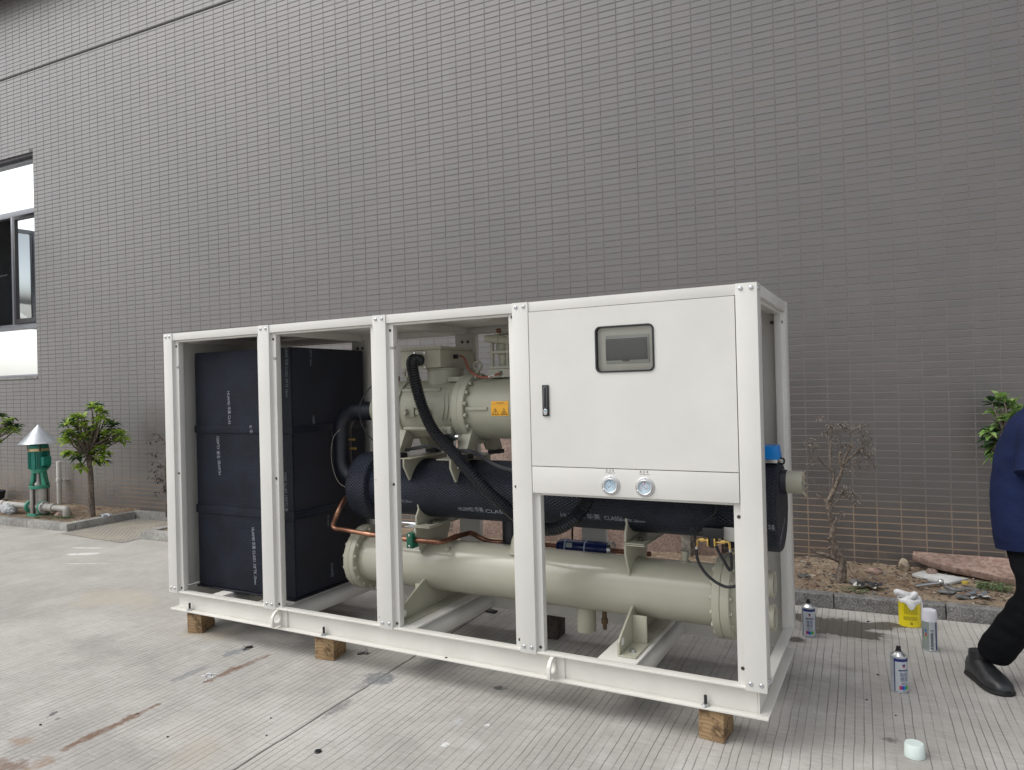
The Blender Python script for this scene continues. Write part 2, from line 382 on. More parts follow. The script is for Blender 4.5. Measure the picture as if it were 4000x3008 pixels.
STAINS += [(-3.045, -4.02, .032, .30, 1.5, RUST, .8, .5), (-3.05, -3.36, .042, .15, 1, RUST, .75, .45), (-3.035, -3.16, .028, .19, -7, RUST, .6, .5),
           (-3.14, -4.40, .12, .10, 20, RUST, .7, .6), (-3.0, -4.34, .06, .10, 5, (.25, .15, .08), .5, .6), (-3.3, -4.25, .10, .05, 5, (.30, .18, .10), .45, .7),
           (-2.21, -3.07, .09, .10, 10, (.16, .17, .18), .75, .45), (-2.20, -3.43, .035, .12, 4, (.17, .17, .17), .6, .5), (-2.26, -3.2, .05, .08, 0, (.2, .205, .21), .5, .6),
           (-3.25, -3.10, .05, .09, 0, (.19, .205, .215), .7, .6), (-3.23, -3.42, .04, .16, -4, (.2, .215, .22), .65, .6),
           (-3.435, -4.03, .016, .035, 30, (.11, .11, .11), .8, .4), (-3.36, -4.05, .012, .02, 0, (.12, .12, .12), .7, .4), (.16, -2.80, .05, .035, 0, (.12, .12, .115), .7, .7),
           (-1.465, -3.328, .022, .014, 40, (.75, .78, .80), .7, .7), (-1.55, -3.55, .025, .02, 0, (.72, .74, .74), .7, .5), (-1.6, -3.34, .03, .05, 0, (.5, .55, .6), .4, .7),
           (-6.74, -1.70, .16, .05, 25, (.72, .72, .70), .8, .35), (-6.95, -1.5, .22, .03, 15, (.68, .68, .66), .7, .4), (-6.3, -1.95, .25, .012, 20, (.70, .70, .68), .6, .4),
           (-5.0, -2.6, .6, .25, 0, (.44, .40, .31), .45, .9), (-3.6, -2.9, .30, .16, 0, (.40, .355, .27), .5, .8), (-2.5, -4.0, .25, .2, 0, (.38, .335, .26), .35, .9),
           (-2.95, -4.7, .3, .1, 0, (.42, .36, .27), .4, .9), (-.35, -2.6, .12, .8, 0, (.26, .255, .25), .35, .9),
           (-1.6, -2.95, .05, .03, 0, (.11, .11, .11), .8, .5), (.0, -2.05, .15, .05, 0, (.18, .17, .16), .4, .9), (-4.2, -3.3, .3, .2, 0, (.23, .22, .21), .35, .9)]
GROUND = ground_mat()
def soil_mat():
    t = NT('bare_soil'); p = t.pos(); n = t.noise(p, 3.2, 6, .62); n2 = t.noise(p, 22, 6, .7)
    c = t.mix(t.step(n, .35, .65), (.17, .12, .085), (.27, .215, .155)); c = t.mix(t.step(n2, .5, .72), c, (.36, .31, .235)); c = t.mix(t.step(n2, .44, .28), c, (.08, .058, .043))
    t.set(col=c, rough=.95, spec=.15); t.bump(n2, .9, .012); return t.m
SOIL = soil_mat()
def stone_mat(name, a, b, sc_=40., bs=.5):
    t = NT(name); p = t.pos(); n = t.noise(p, sc_, 5, .7); n2 = t.noise(p, sc_*.12, 4)
    c = t.mix(t.step(n, .36, .64), a, b); f = t.step(n2, .3, .7, .78, 1.18); c = t.mix(1., c, t.comb(f, f, f), 'MULTIPLY')
    t.set(col=c, rough=.85, spec=.3); t.bump(n, bs, .005); return t.m
KERB_G = stone_mat('grey_granite', (.10, .098, .095), (.28, .275, .268), 110)
KERB_C = stone_mat('cast_concrete_kerb', (.27, .265, .25), (.37, .362, .335), 30)
RED_STONE = stone_mat('red_sandstone', (.20, .128, .105), (.34, .25, .21), 28, .6)
PINK_SLAB = stone_mat('pinkish_granite_slab', (.20, .142, .118), (.32, .24, .20), 55)
STONE = stone_mat('rubble_stone', (.24, .19, .13), (.44, .38, .30), 25, .6)
GREY_FRAG = stone_mat('grey_slate_chip', (.08, .085, .09), (.2, .2, .2), 20)

# ================================================================ SETTING
g = MB().add([(-120, -150, 0), (120, -150, 0), (120, 60, 0), (-120, 60, 0)], [(0, 1, 2, 3)]).build('concrete_yard', GROUND, smooth=0); structure(g)

# ---------------------------------------------------------------- tiled building
bld = thing('tiled_building', 'tall building wall clad in glossy taupe tiles with a dark horizontal joint', 'building', WO, WA)
WIN = (-12.6, -10.20, 1.83, 4.965)                                   # window opening u0 u1 z0 z1
def wallbox(m, u0, u1, z0, z1): return m.box(u0, u1, .0012, .32, z0, z1)
m = MB(); wallbox(m, WIN[1], 14, -.3, 9.5); wallbox(m, -22, WIN[0], -.3, 9.5); wallbox(m, WIN[0], WIN[1], -.3, WIN[2]); wallbox(m, WIN[0], WIN[1], WIN[3], 9.5)
m.build('wall', GROUT, bld, smooth=0)
SLOT = (6.086, 6.112)
MB().box(-22, 14, -.004, .003, SLOT[0]+.004, SLOT[1]-.004).build('joint_strip', plain('dark_joint_sealant', (.03, .03, .03), .8), bld, smooth=0)
EAVE = plain('dark_eaves_metal', (.05, .06, .06), .5)
MB().box(-22, 14, -.35, .004, 7.24, 7.5).build('eaves', EAVE, bld, bevel=.01)
JT = .0074
def tile_geo(u0, u1, z0, z1, off, tu, tz):
    """front face slightly inset from the foot: 5 faces; tilt tu, tz keeps neighbours uneven"""
    e = .0015; f0 = -.0005+off
    vs = [(u0, .006, z0), (u1, .006, z0), (u1, .006, z1), (u0, .006, z1),
          (u0+e, f0-tu-tz, z0+e), (u1-e, f0+tu-tz, z0+e), (u1-e, f0+tu+tz, z1-e), (u0+e, f0-tu+tz, z1-e)]
    return vs, [(4, 5, 6, 7), (0, 1, 5, 4), (1, 2, 6, 5), (2, 3, 7, 6), (3, 0, 4, 7)]
SIL = [(644, 1302), (2953, 1098), (3080, 1180), (3110, 2520), (3002, 2822), (660, 2383)]
def inside(p, poly):
    c = False; j = len(poly)-1
    for i in range(len(poly)):
        if (poly[i][1] > p[1]) != (poly[j][1] > p[1]) and p[0] < (poly[j][0]-poly[i][0])*(p[1]-poly[i][1])/(poly[j][1]-poly[i][1])+poly[i][0]: c = not c
        j = i
    return c
cells = []
for k in range(int((-14.5-TU0)/TPU), int((4.6-TU0)/TPU)):
    for r_ in range(1, 130):
        u0, u1 = TU0+k*TPU+.0025, TU0+(k+1)*TPU-.0025; z0, z1 = TZ0+r_*TPZ+JT/2, TZ0+(r_+1)*TPZ-JT/2
        full = True
        if z1 > SLOT[0] and z0 < SLOT[1]:
            full = False
            if z0 < SLOT[0]-.006: z1 = SLOT[0]
            elif z1 > SLOT[1]+.006: z0 = SLOT[1]
            else: continue
        if u1 > WIN[0] and u0 < WIN[1] and z1 > WIN[2] and z0 < WIN[3]:
            full = False
            if u1 > WIN[1]+.01: u0 = WIN[1]+.001
            elif u0 < WIN[0]-.01: u1 = WIN[0]-.001
            elif z0 < WIN[2]-.008: z1 = WIN[2]-.001
            elif z1 > WIN[3]+.008: z0 = WIN[3]+.001
            else: continue
        cx, cz = (u0+u1)/2, (z0+z1)/2; p = to_px(wall_pt(cx, 0, cz)); area = 0
        if full and 30 < p[0] < 3970 and 10 < p[1] < 2180 and not inside(p, SIL) and not (p[0] > 3840 and p[1] > 1500):
            a = to_px(wall_pt(u0, 0, cz)); b = to_px(wall_pt(u1, 0, cz)); c_ = to_px(wall_pt(cx, 0, z0)); d_ = to_px(wall_pt(cx, 0, z1))
            area = abs(b[0]-a[0])*abs(c_[1]-d_[1])
        cells.append((area, u0, u1, z0, z1))
cells.sort(key=lambda c: -c[0])
ou, oz = (TPU-.005)/2, (TPZ-JT)/2
tile_meshes = [MB().add(*tile_geo(-ou, ou, -oz, oz, o_, a_, b_)).mesh('tile', TILE, smooth=0) for o_, a_, b_ in
               ((0, 0, 0), (-.0004, .0002, 0), (.0004, 0, .0001), (-.0003, -.0002, .0001), (.0003, .0001, -.0001), (0, 0, .0001))]
for a, u0, u1, z0, z1 in cells[:300]:
    link('tile', rng.choice(tile_meshes), bld, loc=((u0+u1)/2+rng.uniform(-.0008, .0008), 0, (z0+z1)/2+rng.uniform(-.0006, .0006)))
m = MB()
for a, u0, u1, z0, z1 in cells[300:]:
    du, dz = rng.uniform(-.0008, .0008), rng.uniform(-.0006, .0006)
    m.add(*tile_geo(u0+du, u1+du, z0+dz, z1+dz, rng.uniform(-.0005, .0005), rng.uniform(-.0002, .0002), rng.uniform(-.0001, .0001)))
me = bpy.data.meshes.new('tile_field'); me.from_pydata(m.v, [], m.f); me.materials.append(TILE)
o = link('tile_field', me, bld); o['kind'] = 'stuff'

# window: grey aluminium, coated panes that mirror the pale sky
ALU = plain('grey_window_aluminium', (.30, .31, .34), .35, .3, var=.05)
BRONZE = plain('dark_window_gasket', (.05, .047, .055), .5)
def glass_coated():
    t = NT('mirror_coated_glass'); t.set(col=(.90, .93, .93), metal=1., rough=.03)
    t.bump(t.noise(t.pos(), 1.3, 2), .02, .02); return t.m
GLASS = glass_coated()
u0, u1, z0, z1 = WIN
wm = MB()
for a in ((u0, u1, .10, .17, z1-.075, z1), (u0, u1, .10, .17, z0, z0+.04), (u1-.05, u1, .10, .17, z0+.041, z1-.076), (u0, u0+.05, .10, .17, z0+.041, z1-.076),
          (u0+.051, u1-.051, .10, .17, 4.15, 4.23), (u0+.051, u1-.051, .10, .17, 2.52, 2.60), (-10.915, -10.84, .095, .168, 2.601, 4.149), (-11.70, -11.62, .095, .168, 2.601, 4.149)):
    wm.box(*a)
win = wm.build('window', ALU, bld, bevel=.004)
def wpane(name, a, b, c, d, v, mat=GLASS): return MB().box(a, b, v, v+.006, c, d).build(name, mat, win, smooth=0)
wpane('pane', u0+.05, u1-.05, 4.23, z1-.075, .135); wpane('pane', u0+.05, u1-.05, z0+.04, 2.52, .135); wpane('pane', u0+.05, -11.70, 2.60, 4.15, .135)
sash = MB()
for a in ((-10.84, -10.79, 2.601, 4.149), (-10.30, -10.252, 2.601, 4.149), (-10.79, -10.30, 4.09, 4.149), (-10.79, -10.30, 2.601, 2.67)): sash.box(a[0], a[1], .075, .13, a[2], a[3])
sash.build('sash', BRONZE, win, bevel=.003); wpane('pane', -10.79, -10.30, 2.67, 4.09, .10)
def opened(name, mat, parts):                                         # the sash swung out over the yard
    mm = MB(); [mm.box(*p) for p in parts]
    o = mm.build(name, mat, win, bevel=.003); o.location = (-11.62, .09, 0); o.rotation_euler = (0, 0, R(-78)); return o
opened('sash', ALU, [(0, .05, -.02, .03, 2.61, 4.14), (.62, .67, -.02, .03, 2.61, 4.14), (.05, .62, -.02, .03, 4.09, 4.14), (.05, .62, -.02, .03, 2.61, 2.67)])
opened('pane', GLASS, [(.05, .62, .0, .006, 2.67, 4.09)])
MB().tube([(-11.25, .1, 3.32), (-11.0, .08, 3.325)], .008, 8).build('stay', STEEL, win)
ROOM = plain('plain_grey_room', (.42, .43, .45), .8)
rm = MB(); rm.box(u0-.2, u1+.2, 1.6, 1.65, 1.2, 5.3); rm.box(u0-.2, u0-.15, .33, 1.6, 1.2, 5.3); rm.box(u1+.15, u1+.2, .33, 1.6, 1.2, 5.3); rm.box(u0-.2, u1+.2, .33, 1.6, 5.3, 5.35); rm.box(u0-.2, u1+.2, .33, 1.6, 1.15, 1.2)
rm.build('room', ROOM, win, smooth=0)
MB().box(u0, u1, -.012, .10, z0-.03, z0-.001).build('sill', KERB_C, win, bevel=.004)
MB().box(u0, u1, .02, .10, z1-.04, z1-.001).build('lintel_strip', BRONZE, win, bevel=.003)

# ---------------------------------------------------------------- planting bed and kerbs
def soil(name, ua, ub, va, vb, step=.045):
    nu, nv = max(2, int((ub-ua)/step)), max(2, int((vb-va)/step)); vs = []; fs = []
    for j in range(nv+1):
        for i in range(nu+1):
            u = ua+(ub-ua)*i/nu; v = va+(vb-va)*j/nv
            h = .070+.020*mnoise.fractal(Vector((u*1.6, v*1.6, 1)), 1., 2., 3)+.012*mnoise.noise(Vector((u*9, v*9, 4)))+.006*mnoise.noise(Vector((u*27, v*27, 2)))+.02*(v-va)
            vs.append(wall_pt(u, v, h))
    for j in range(nv):
        for i in range(nu): a = j*(nu+1)+i; fs.append((a, a+1, a+nu+2, a+nu+1))
    o = MB().add(vs, fs).build(name, SOIL, smooth=180); structure(o); return o
soil('planting_soil', -6.71, 5.0, -.93, .02); soil('planting_soil', -14., -8.12, -.93, .02); soil('planting_soil', -8.14, -6.69, -.06, .02)
def kerb_run(par, a, b, mat, n, along='u', w=.10, h=.088):
    (ua, va), (ub, vb) = a, b; L_ = math.hypot(ub-ua, vb-va)/n
    for i in range(n):
        s = MB().box(.002, L_-.004, 0, w, -.05, h)
        for j, p in enumerate(s.v): s.v[j] = (p[0]+rng.uniform(-.0015, .0015), p[1]+rng.uniform(-.002, .002), p[2]+rng.uniform(-.003, .003))
        o = s.build('kerb_stone', mat, par, bevel=.006)
        p = wall_pt(ua+(ub-ua)*i/n, va+(vb-va)*i/n); o.location = p
        o.rotation_euler = (0, 0, WA+math.atan2(vb-va, ub-ua))
def kerb(ua, ub, v): return structure(MB().add([wall_pt(ua, v+.02, .03), wall_pt(ub, v+.02, .03), wall_pt(ub, v+.08, .03), wall_pt(ua, v+.08, .03)], [(0, 1, 2, 3)]).build('kerb', KERB_C, smooth=0))
k1 = kerb(-6.8, 5., -1.015); kerb_run(k1, (-6.8, -1.015), (-2.0, -1.015), KERB_C, 7); kerb_run(k1, (-2.0, -1.015), (4.96, -1.015), KERB_G, 11); kerb_run(k1, (-6.7, -.91), (-6.7, -.16), KERB_C, 1)
k2 = kerb(-14., -8.03, -1.015); kerb_run(k2, (-14., -1.015), (-8.03, -1.015), KERB_C, 8); kerb_run(k2, (-8.03, -.912), (-8.03, -.16), KERB_C, 1)
k3 = kerb(-8.0, -6.8, -.15); kerb_run(k3, (-8.13, -.155), (-6.7, -.155), KERB_C, 2)
def paver_mat():
    t = NT('ribbed_drain_paving'); u, v, z = t.wallcoord(); p = t.comb(u, v, 0.)
    a = t.math('PINGPONG', t.math('DIVIDE', t.math('ADD', u, v), .06), .5); b = t.math('PINGPONG', t.math('DIVIDE', t.math('SUBTRACT', u, v), .06), .5)
    h = t.math('MINIMUM', a, b); c = t.mix(t.step(h, .05, .2), (.22, .20, .17), (.34, .32, .28)); c = t.mix(t.step(t.noise(p, 3, 5), .45, .62), c, (.34, .31, .25))
    t.set(col=c, rough=.9); t.bump(h, .8, .01); return t.m
structure(MB().add([wall_pt(-7.98, -1.12, .004), wall_pt(-6.82, -1.22, .004), wall_pt(-6.82, -.165, .004), wall_pt(-8.0, -.165, .004)], [(0, 1, 2, 3)]).build('drain_paving', paver_mat(), smooth=0))

# ================================================================ THE CHILLER
L, D, ZB, ZT, ZTOP = 3.6535, .91, .138, .262, 1.903                    # length, depth, base underside, base top, frame top
ch = thing('water_chiller', 'long cream water chiller with black insulated tank and control door, standing on timber blocks', 'chiller', (L/2, D/2, ZB), world=True)
PX = [0., .8485, 1.6979, 2.5372, L-.086]; PW = [.080, .086, .086, .084, .086]   # post positions
# hex bolt, button bolt, hole: shared meshes looking along -y
HEX = MB().lathe([(0, .011), (.007, .011), (.008, .0095)], (0, 0, 0), (0, -1, 0), 6).mesh('bolt', STEEL, smooth=25)
BUT = MB().lathe([(0, .0115), (.002, .0115), (.006, .008), (.0065, .005), (.003, .0045), (.003, .0)], (0, 0, 0), (0, -1, 0), 14).mesh('bolt', STEEL, smooth=50)
RIV = MB().lathe([(0, .0075), (.0022, .0075), (.0024, .0045), (.0004, .004), (.0004, 0)], (0, 0, 0), (0, -1, 0), 12).mesh('rivet_nut', DARK_STEEL, smooth=40)
def on(parent, me, x, y, z, rot=(0, 0, 0), s=1.): return link(me.name.split('.')[0], me, parent, (x, y, z), rot, s)
def bolt_mesh(mat, r=.011, h=.008): return MB().lathe([(0, r*1.35), (.002, r*1.35), (.002, r), (h, r), (h+.001, r*.85)], (0, 0, 0), (0, -1, 0), 6).mesh('bolt', mat, smooth=25)
BOLT_B = bolt_mesh(BEIGE); BOLT_S = bolt_mesh(STEEL)

# base frame: channels opening outward, with flanges
FL, TH = .046, .009
bf = MB(); bf.box(0, L, 0, FL, ZT-TH, ZT); bf.box(0, L, 0, FL, ZB, ZB+TH); bf.box(FL, L-FL, FL-.008, FL-.001, ZB+TH, ZT-TH)
bf = bf.build('base_beam', WHITE_BASE, ch, bevel=.002)
br = MB(); br.box(0, L, D-FL, D, ZT-TH, ZT); br.box(0, L, D-FL, D, ZB, ZB+TH); br.box(FL, L-FL, D-FL+.001, D-FL+.008, ZB+TH, ZT-TH); br = br.build('base_beam', WHITE_BASE, ch, bevel=.002)
for x0, s in ((L, -1), (0, 1)):
    m = MB(); a, b = sorted((x0, x0+s*FL)); m.box(a, b, FL+.001, D-FL-.001, ZT-TH, ZT); m.box(a, b, FL+.001, D-FL-.001, ZB, ZB+TH)
    a, b = sorted((x0+s*(FL-.008), x0+s*(FL-.001))); m.box(a, b, FL-.008, D-FL+.008, ZB+TH, ZT-TH); m.build('base_beam', WHITE_BASE, ch, bevel=.002)
for a, b in ((2.906, 3.09), (1.72, 1.90), (.87, .958), (.34, .43)):                # cross members
    m = MB(); m.box(a, b, FL+.001, D-FL-.001, ZT-.010, ZT-.001); m.box(b-.008, b, FL+.001, D-FL-.001, ZB+.012, ZT-.010); m.box(a, a+.008, FL+.001, D-FL-.001, ZB+.012, ZT-.010)
    m.build('cross_beam', WHITE_BASE, ch, bevel=.0015)
for x in (.945, 2.70):                                                # lifting lugs: a plate standing out, with an eye
    poly = [(0, .062), (-.030, .062), (-.058, .050), (-.076, .026), (-.080, -.002), (-.080, -.032), (0, -.032)]
    m = MB().plate([(x+a*.0+.0, 0) for a in ()] or [(.036+a, .19+b) for a, b in poly], (-.006, .203), .025, 'yz', x-.009, x+.009)
    m.box(x-.010, x+.05, .030, .037, ZB+TH, ZT-TH-.004)
    m.build('lifting_lug', WHITE_BASE, bf, bevel=.002)
for x in (.165, 1.285, 3.40):                                         # anchor studs through the lower flange
    m = MB(); m.lathe([(0, .020), (.003, .020), (.003, .014), (.012, .014)], (x, .018, ZB+TH), (0, 0, 1), 6).build('washer_nut', STEEL, bf)
    MB().cyl((x, .018, ZB+TH+.010), (x, .018, ZB+TH+.045), .0065, 10).build('anchor_stud', RUBBER, bf)
MB().cyl((2.10, .018, ZB+TH-.001), (2.10, .018, ZB+TH+.0015), .008, 12).build('spare_hole', HOLE, bf)

# posts: hat section, front face proud of two lips
def post(x, w, rear=False, corner=None):
    lip, st, dp = .032, .018, .055
    lf, rt = (0 if corner == 'L' else lip), (0 if corner == 'R' else lip)
    dp2 = .086 if corner else dp
    poly = [(x-lf, st), (x, st), (x, -.005), (x+w, -.005), (x+w, st), (x+w+rt, st), (x+w+rt, dp), (x+w, dp), (x+w, dp2), (x, dp2), (x, dp), (x-lf, dp)]
    if corner == 'L': poly = [(x, -.005), (x+w, -.005), (x+w, st), (x+w+lip, st), (x+w+lip, dp), (x+w, dp), (x+w, .075), (x+.02, .075), (x+.02, .086), (x, .086)]
    if corner == 'R': poly = [(x-lip, st), (x, st), (x, -.005), (x+w, -.005), (x+w, .086), (x+w-.018, .086), (x+w-.018, .115), (x+w-.05, .115), (x+w-.05, dp), (x-lip, dp)]
    if rear: poly = [(a, D-b) for a, b in poly][::-1]
    return MB().prism(poly, 'xy', ZT-.012 if not rear else ZT+.0005, ZTOP).build('post', WHITE, ch, bevel=.0018)
for i, (x, w) in enumerate(zip(PX, PW)):
    c = 'L' if i == 0 else 'R' if i == 4 else None
    p = post(x, w, corner=c)
    for z in (1.882, .280):
        for dx in (.022, w-.022): on(p, BUT, x+dx, -.005, z, s=.82)
    for z in ((1.84, 1.03, .30) if i < 4 else (.95, .33)):
        if i != 0 and not (i == 4 and z > 1): on(p, RIV, x-.012, .018, z)
        if i != 4 and not (i == 3 and z > 1): on(p, RIV, x+w+.014, .018, z-.02)
    if i == 4:
        for z in (1.882, .285):
            for y in (.015, .04): on(p, BUT, L, y, z, (0, 0, R(90)), .8)
    p = post(x, w, rear=True, corner=c)
    for z in (1.86, 1.80):
        for dx in (.022, w-.022): on(p, RIV, x+dx, D-.058 if c is None else D-.09, z, s=1.3)
# marker scribbles on the lips
for x, z, s in ((PX[0]+.095, 1.68, '1#'), (PX[1]+.100, 1.70, '1#1'), (PX[2]+.098, 1.72, '1#-8')):
    lettering(s, lambda a, b, x=x, z=z: (x+a, .0168, z+b), PRINT_K, ch, height=.016, name='pen_mark')
# top beams
ends = [(PX[i]+PW[i], PX[i+1]) for i in range(4)]
for i, (a, b) in enumerate(ends):
    for rear in (0, 1):
        m = MB(); y0, y1 = (0, .05) if not rear else (D-.05, D)
        m.box(a+.0008, b-.0008, y0, y1, 1.857, ZTOP-.001)
        if i < 3 or rear: m.box(a+.033, b-.033, (.018 if not rear else D-.05), (.05 if not rear else D-.018), 1.845, 1.8565)
        m.build('top_beam', WHITE, ch, bevel=.0018)
m = MB(); m.box(L-.05, L, .0868, D-.0868, 1.853, ZTOP-.001); m.box(L-.05, L-.018, .116, D-.116, 1.838, 1.8525); m.build('top_beam', WHITE, ch, bevel=.0018)
MB().box(0, .05, .0868, D-.0868, 1.857, ZTOP-.001).build('top_beam', WHITE, ch, bevel=.0018)
# roof panels with turned-down edges
rx = [.051, .893, 1.741, 2.580, L-.051]
for i in range(4):
    a, b = rx[i]+.002, rx[i+1]-.002
    m = MB(); m.box(a, b, .052, D-.052, 1.886, 1.889); m.box(a, a+.03, .052, D-.052, 1.845, 1.886); m.box(b-.03, b, .052, D-.052, 1.845, 1.886)
    m.box(a+.031, b-.031, .052, .080, 1.852, 1.886); m.box(a+.031, b-.031, D-.080, D-.052, 1.852, 1.886); m.build('roof_panel', WHITE, ch, bevel=.0012)
# left end panel
ep = MB().box(.012, .016, .088, D-.088, ZT+.002, 1.853).build('end_panel', WHITE, ch, bevel=.001)
for z in (1.80, 1.03, .33): on(ep, BUT, .0162, .10, z, (0, 0, R(90)))

# ---------------------------------------------------------------- control door and gauge panel
dx0, dx1, dz0, dz1 = 2.6245, L-.0895, 1.135, 1.8545
wx0, wx1, wz0, wz1 = 2.955, 3.225, 1.559, 1.765
def rrect(x0, x1, z0, z1, r, n=6):
    out = []
    for cx, cz, a0 in ((x1-r, z1-r, 0), (x0+r, z1-r, 90), (x0+r, z0+r, 180), (x1-r, z0+r, 270)):
        out += [(cx+r*math.cos(R(a0+90*i/n)), cz+r*math.sin(R(a0+90*i/n))) for i in range(n+1)]
    return out
def ring(m, po, pi_, y0, y1):
    k = len(po); vs = [(a, y0, b) for a, b in po]+[(a, y0, b) for a, b in pi_]+[(a, y1, b) for a, b in po]+[(a, y1, b) for a, b in pi_]; fs = []
    for i in range(k):
        j = (i+1) % k; fs += [(i, k+i, k+j, j), (2*k+i, 2*k+j, 3*k+j, 3*k+i), (i, j, 2*k+j, 2*k+i), (k+i, 3*k+i, 3*k+j, k+j)]
    return m.add(vs, fs)
inner = rrect(wx0+.004, wx1-.004, wz0+.004, wz1-.004, .02)
ca, cz_ = (wx0+wx1)/2, (wz0+wz1)/2
def outer_for(p):                                                    # project the window ring out to the door edge
    ax, az = p[0]-ca, p[1]-cz_; t = min((dx1-ca)/ax if ax > 1e-9 else 1e9, (dx0-ca)/ax if ax < -1e-9 else 1e9, (dz1-cz_)/az if az > 1e-9 else 1e9, (dz0-cz_)/az if az < -1e-9 else 1e9)
    return (ca+ax*t, cz_+az*t)
angs = sorted(set([round(math.atan2(b-cz_, a-ca), 6) for a, b in inner]+[round(math.atan2(b-cz_, a-ca), 6) for a, b in ((dx0, dz0), (dx1, dz0), (dx0, dz1), (dx1, dz1))]))
def hit(poly, a):
    dx, dy = math.cos(a), math.sin(a); best = 0
    for i in range(len(poly)):
        (x1_, y1_), (x2_, y2_) = poly[i], poly[(i+1) % len(poly)]; ex, ey = x2_-x1_, y2_-y1_; den = dx*ey-dy*ex
        if abs(den) < 1e-12: continue
        t = ((x1_-ca)*ey-(y1_-cz_)*ex)/den; q = ((x1_-ca)*dy-(y1_-cz_)*dx)/den
        if t > best and -1e-6 <= q <= 1+1e-6: best = t
    return (ca+dx*best, cz_+dy*best)
pi2 = [hit(inner, a) for a in angs]; po2 = [hit([(dx0, dz0), (dx1, dz0), (dx1, dz1), (dx0, dz1)], a) for a in angs]
door = ring(MB(), po2, pi2, -.004, .014).build('door', WHITE, ch, bevel=0, smooth=30)
gk = ring(MB(), rrect(wx0, wx1, wz0, wz1, .024), rrect(wx0+.0075, wx1-.0075, wz0+.0075, wz1-.0075, .018), -.010, .0125).build('window_gasket', RUBBER, door, bevel=.0015)
t = NT('clear_acrylic'); fr = t.n('Fresnel'); fr.inputs[0].default_value = 1.5; tp_ = t.n('BsdfTransparent'); tp_.inputs[0].default_value = (.97, .97, .95, 1); gs = t.n('BsdfGlossy'); gs.inputs['Roughness'].default_value = .03
mx = t.n('MixShader'); t.t.links.new(fr.outputs[0], mx.inputs[0]); t.t.links.new(tp_.outputs[0], mx.inputs[1]); t.t.links.new(gs.outputs[0], mx.inputs[2]); t.t.links.new(mx.outputs[0], t.out.inputs[0]); CLEAR = t.m
MB().prism(rrect(wx0+.007, wx1-.007, wz0+.007, wz1-.007, .018), 'xz', -.001, .002).build('window_pane', CLEAR, door, smooth=0)
SHEET = plain('light_grey_inner_sheet', (.78, .775, .73), .5, var=.05)
MB().box(wx0-.03, wx1+.03, .0225, .025, wz0-.03, wz1+.03).build('inner_sheet', SHEET, door, smooth=0)
hx0, hx1, hz0, hz1 = 2.997, 3.196, 1.598, 1.722
sb = MB().box(hx0, hx1, .0145, .022, hz0, hz1).build('screen_bezel', plain('pale_grey_bezel', (.45, .47, .46), .35), door, bevel=.002)
MB().box(hx0+.002, hx1-.006, .0110, .0144, hz0+.014, hz1-.014).build('screen_surround', plain('dark_bezel', (.03, .04, .045), .3), door, bevel=.001)
MB().box(hx0+.018, hx1-.018, .0103, .0109, hz0+.022, hz1-.020).build('screen', plain('dark_lcd', (.035, .04, .05), .12, var=.03), door, smooth=0)
MB().prism([(3.072, hz0+.014), (3.078, hz0+.008), (3.104, hz0+.008), (3.110, hz0+.014)], 'xz', .0112, .0144).build('screen_latch', plain('dark_bezel_2', (.03, .035, .04), .3), door, smooth=0)
# swing handle lock
hd = MB().box(2.689, 2.7215, -.012, -.0045, 1.367, 1.511).build('lock_plate', BLACK_PL, door, bevel=.002)
ring(MB(), rrect(2.6955, 2.7150, 1.402, 1.505, .0095), rrect(2.6985, 2.7120, 1.405, 1.502, .0066), -.0150, -.0125).build('handle_rim', plain('dull_lock_metal', (.20, .21, .22), .3, 1.), door, smooth=40)
MB().prism(rrect(2.699, 2.7115, 1.405, 1.5015, .006), 'xz', -.017, -.0125).build('handle', BLACK_PL, door, bevel=.001)
MB().prism(rrect(2.6955, 2.715, 1.372, 1.401, .008), 'xz', -.0155, -.0125).build('lock_face', STEEL, door, bevel=.0008)
MB().cyl((2.705, -.0155, 1.381), (2.705, -.0185, 1.381), .0062, 16).build('lock_barrel', CHROME, door)
MB().box(2.700, 2.7105, -.0165, -.0157, 1.389, 1.395).build('lock_sticker', plain('blue_sticker', (.05, .25, .40), .4), door, smooth=0)
gp = MB().box(dx0-.0005, dx1, -.0045, .012, 1.0085, 1.1315).build('gauge_panel', WHITE, ch, bevel=.0018)
m = MB().box(PX[3]+PW[3]+.033, PX[4]-.033, .019, .05, .996, 1.0075).build('panel_lip', WHITE, gp, bevel=.001)
DIAL = plain('pale_blue_dial', (.50, .62, .70), .35, var=.03)
DBLUE = plain('dial_blue_print', (.03, .14, .42), .5); DRED = plain('dial_red_print', (.55, .05, .05), .5)
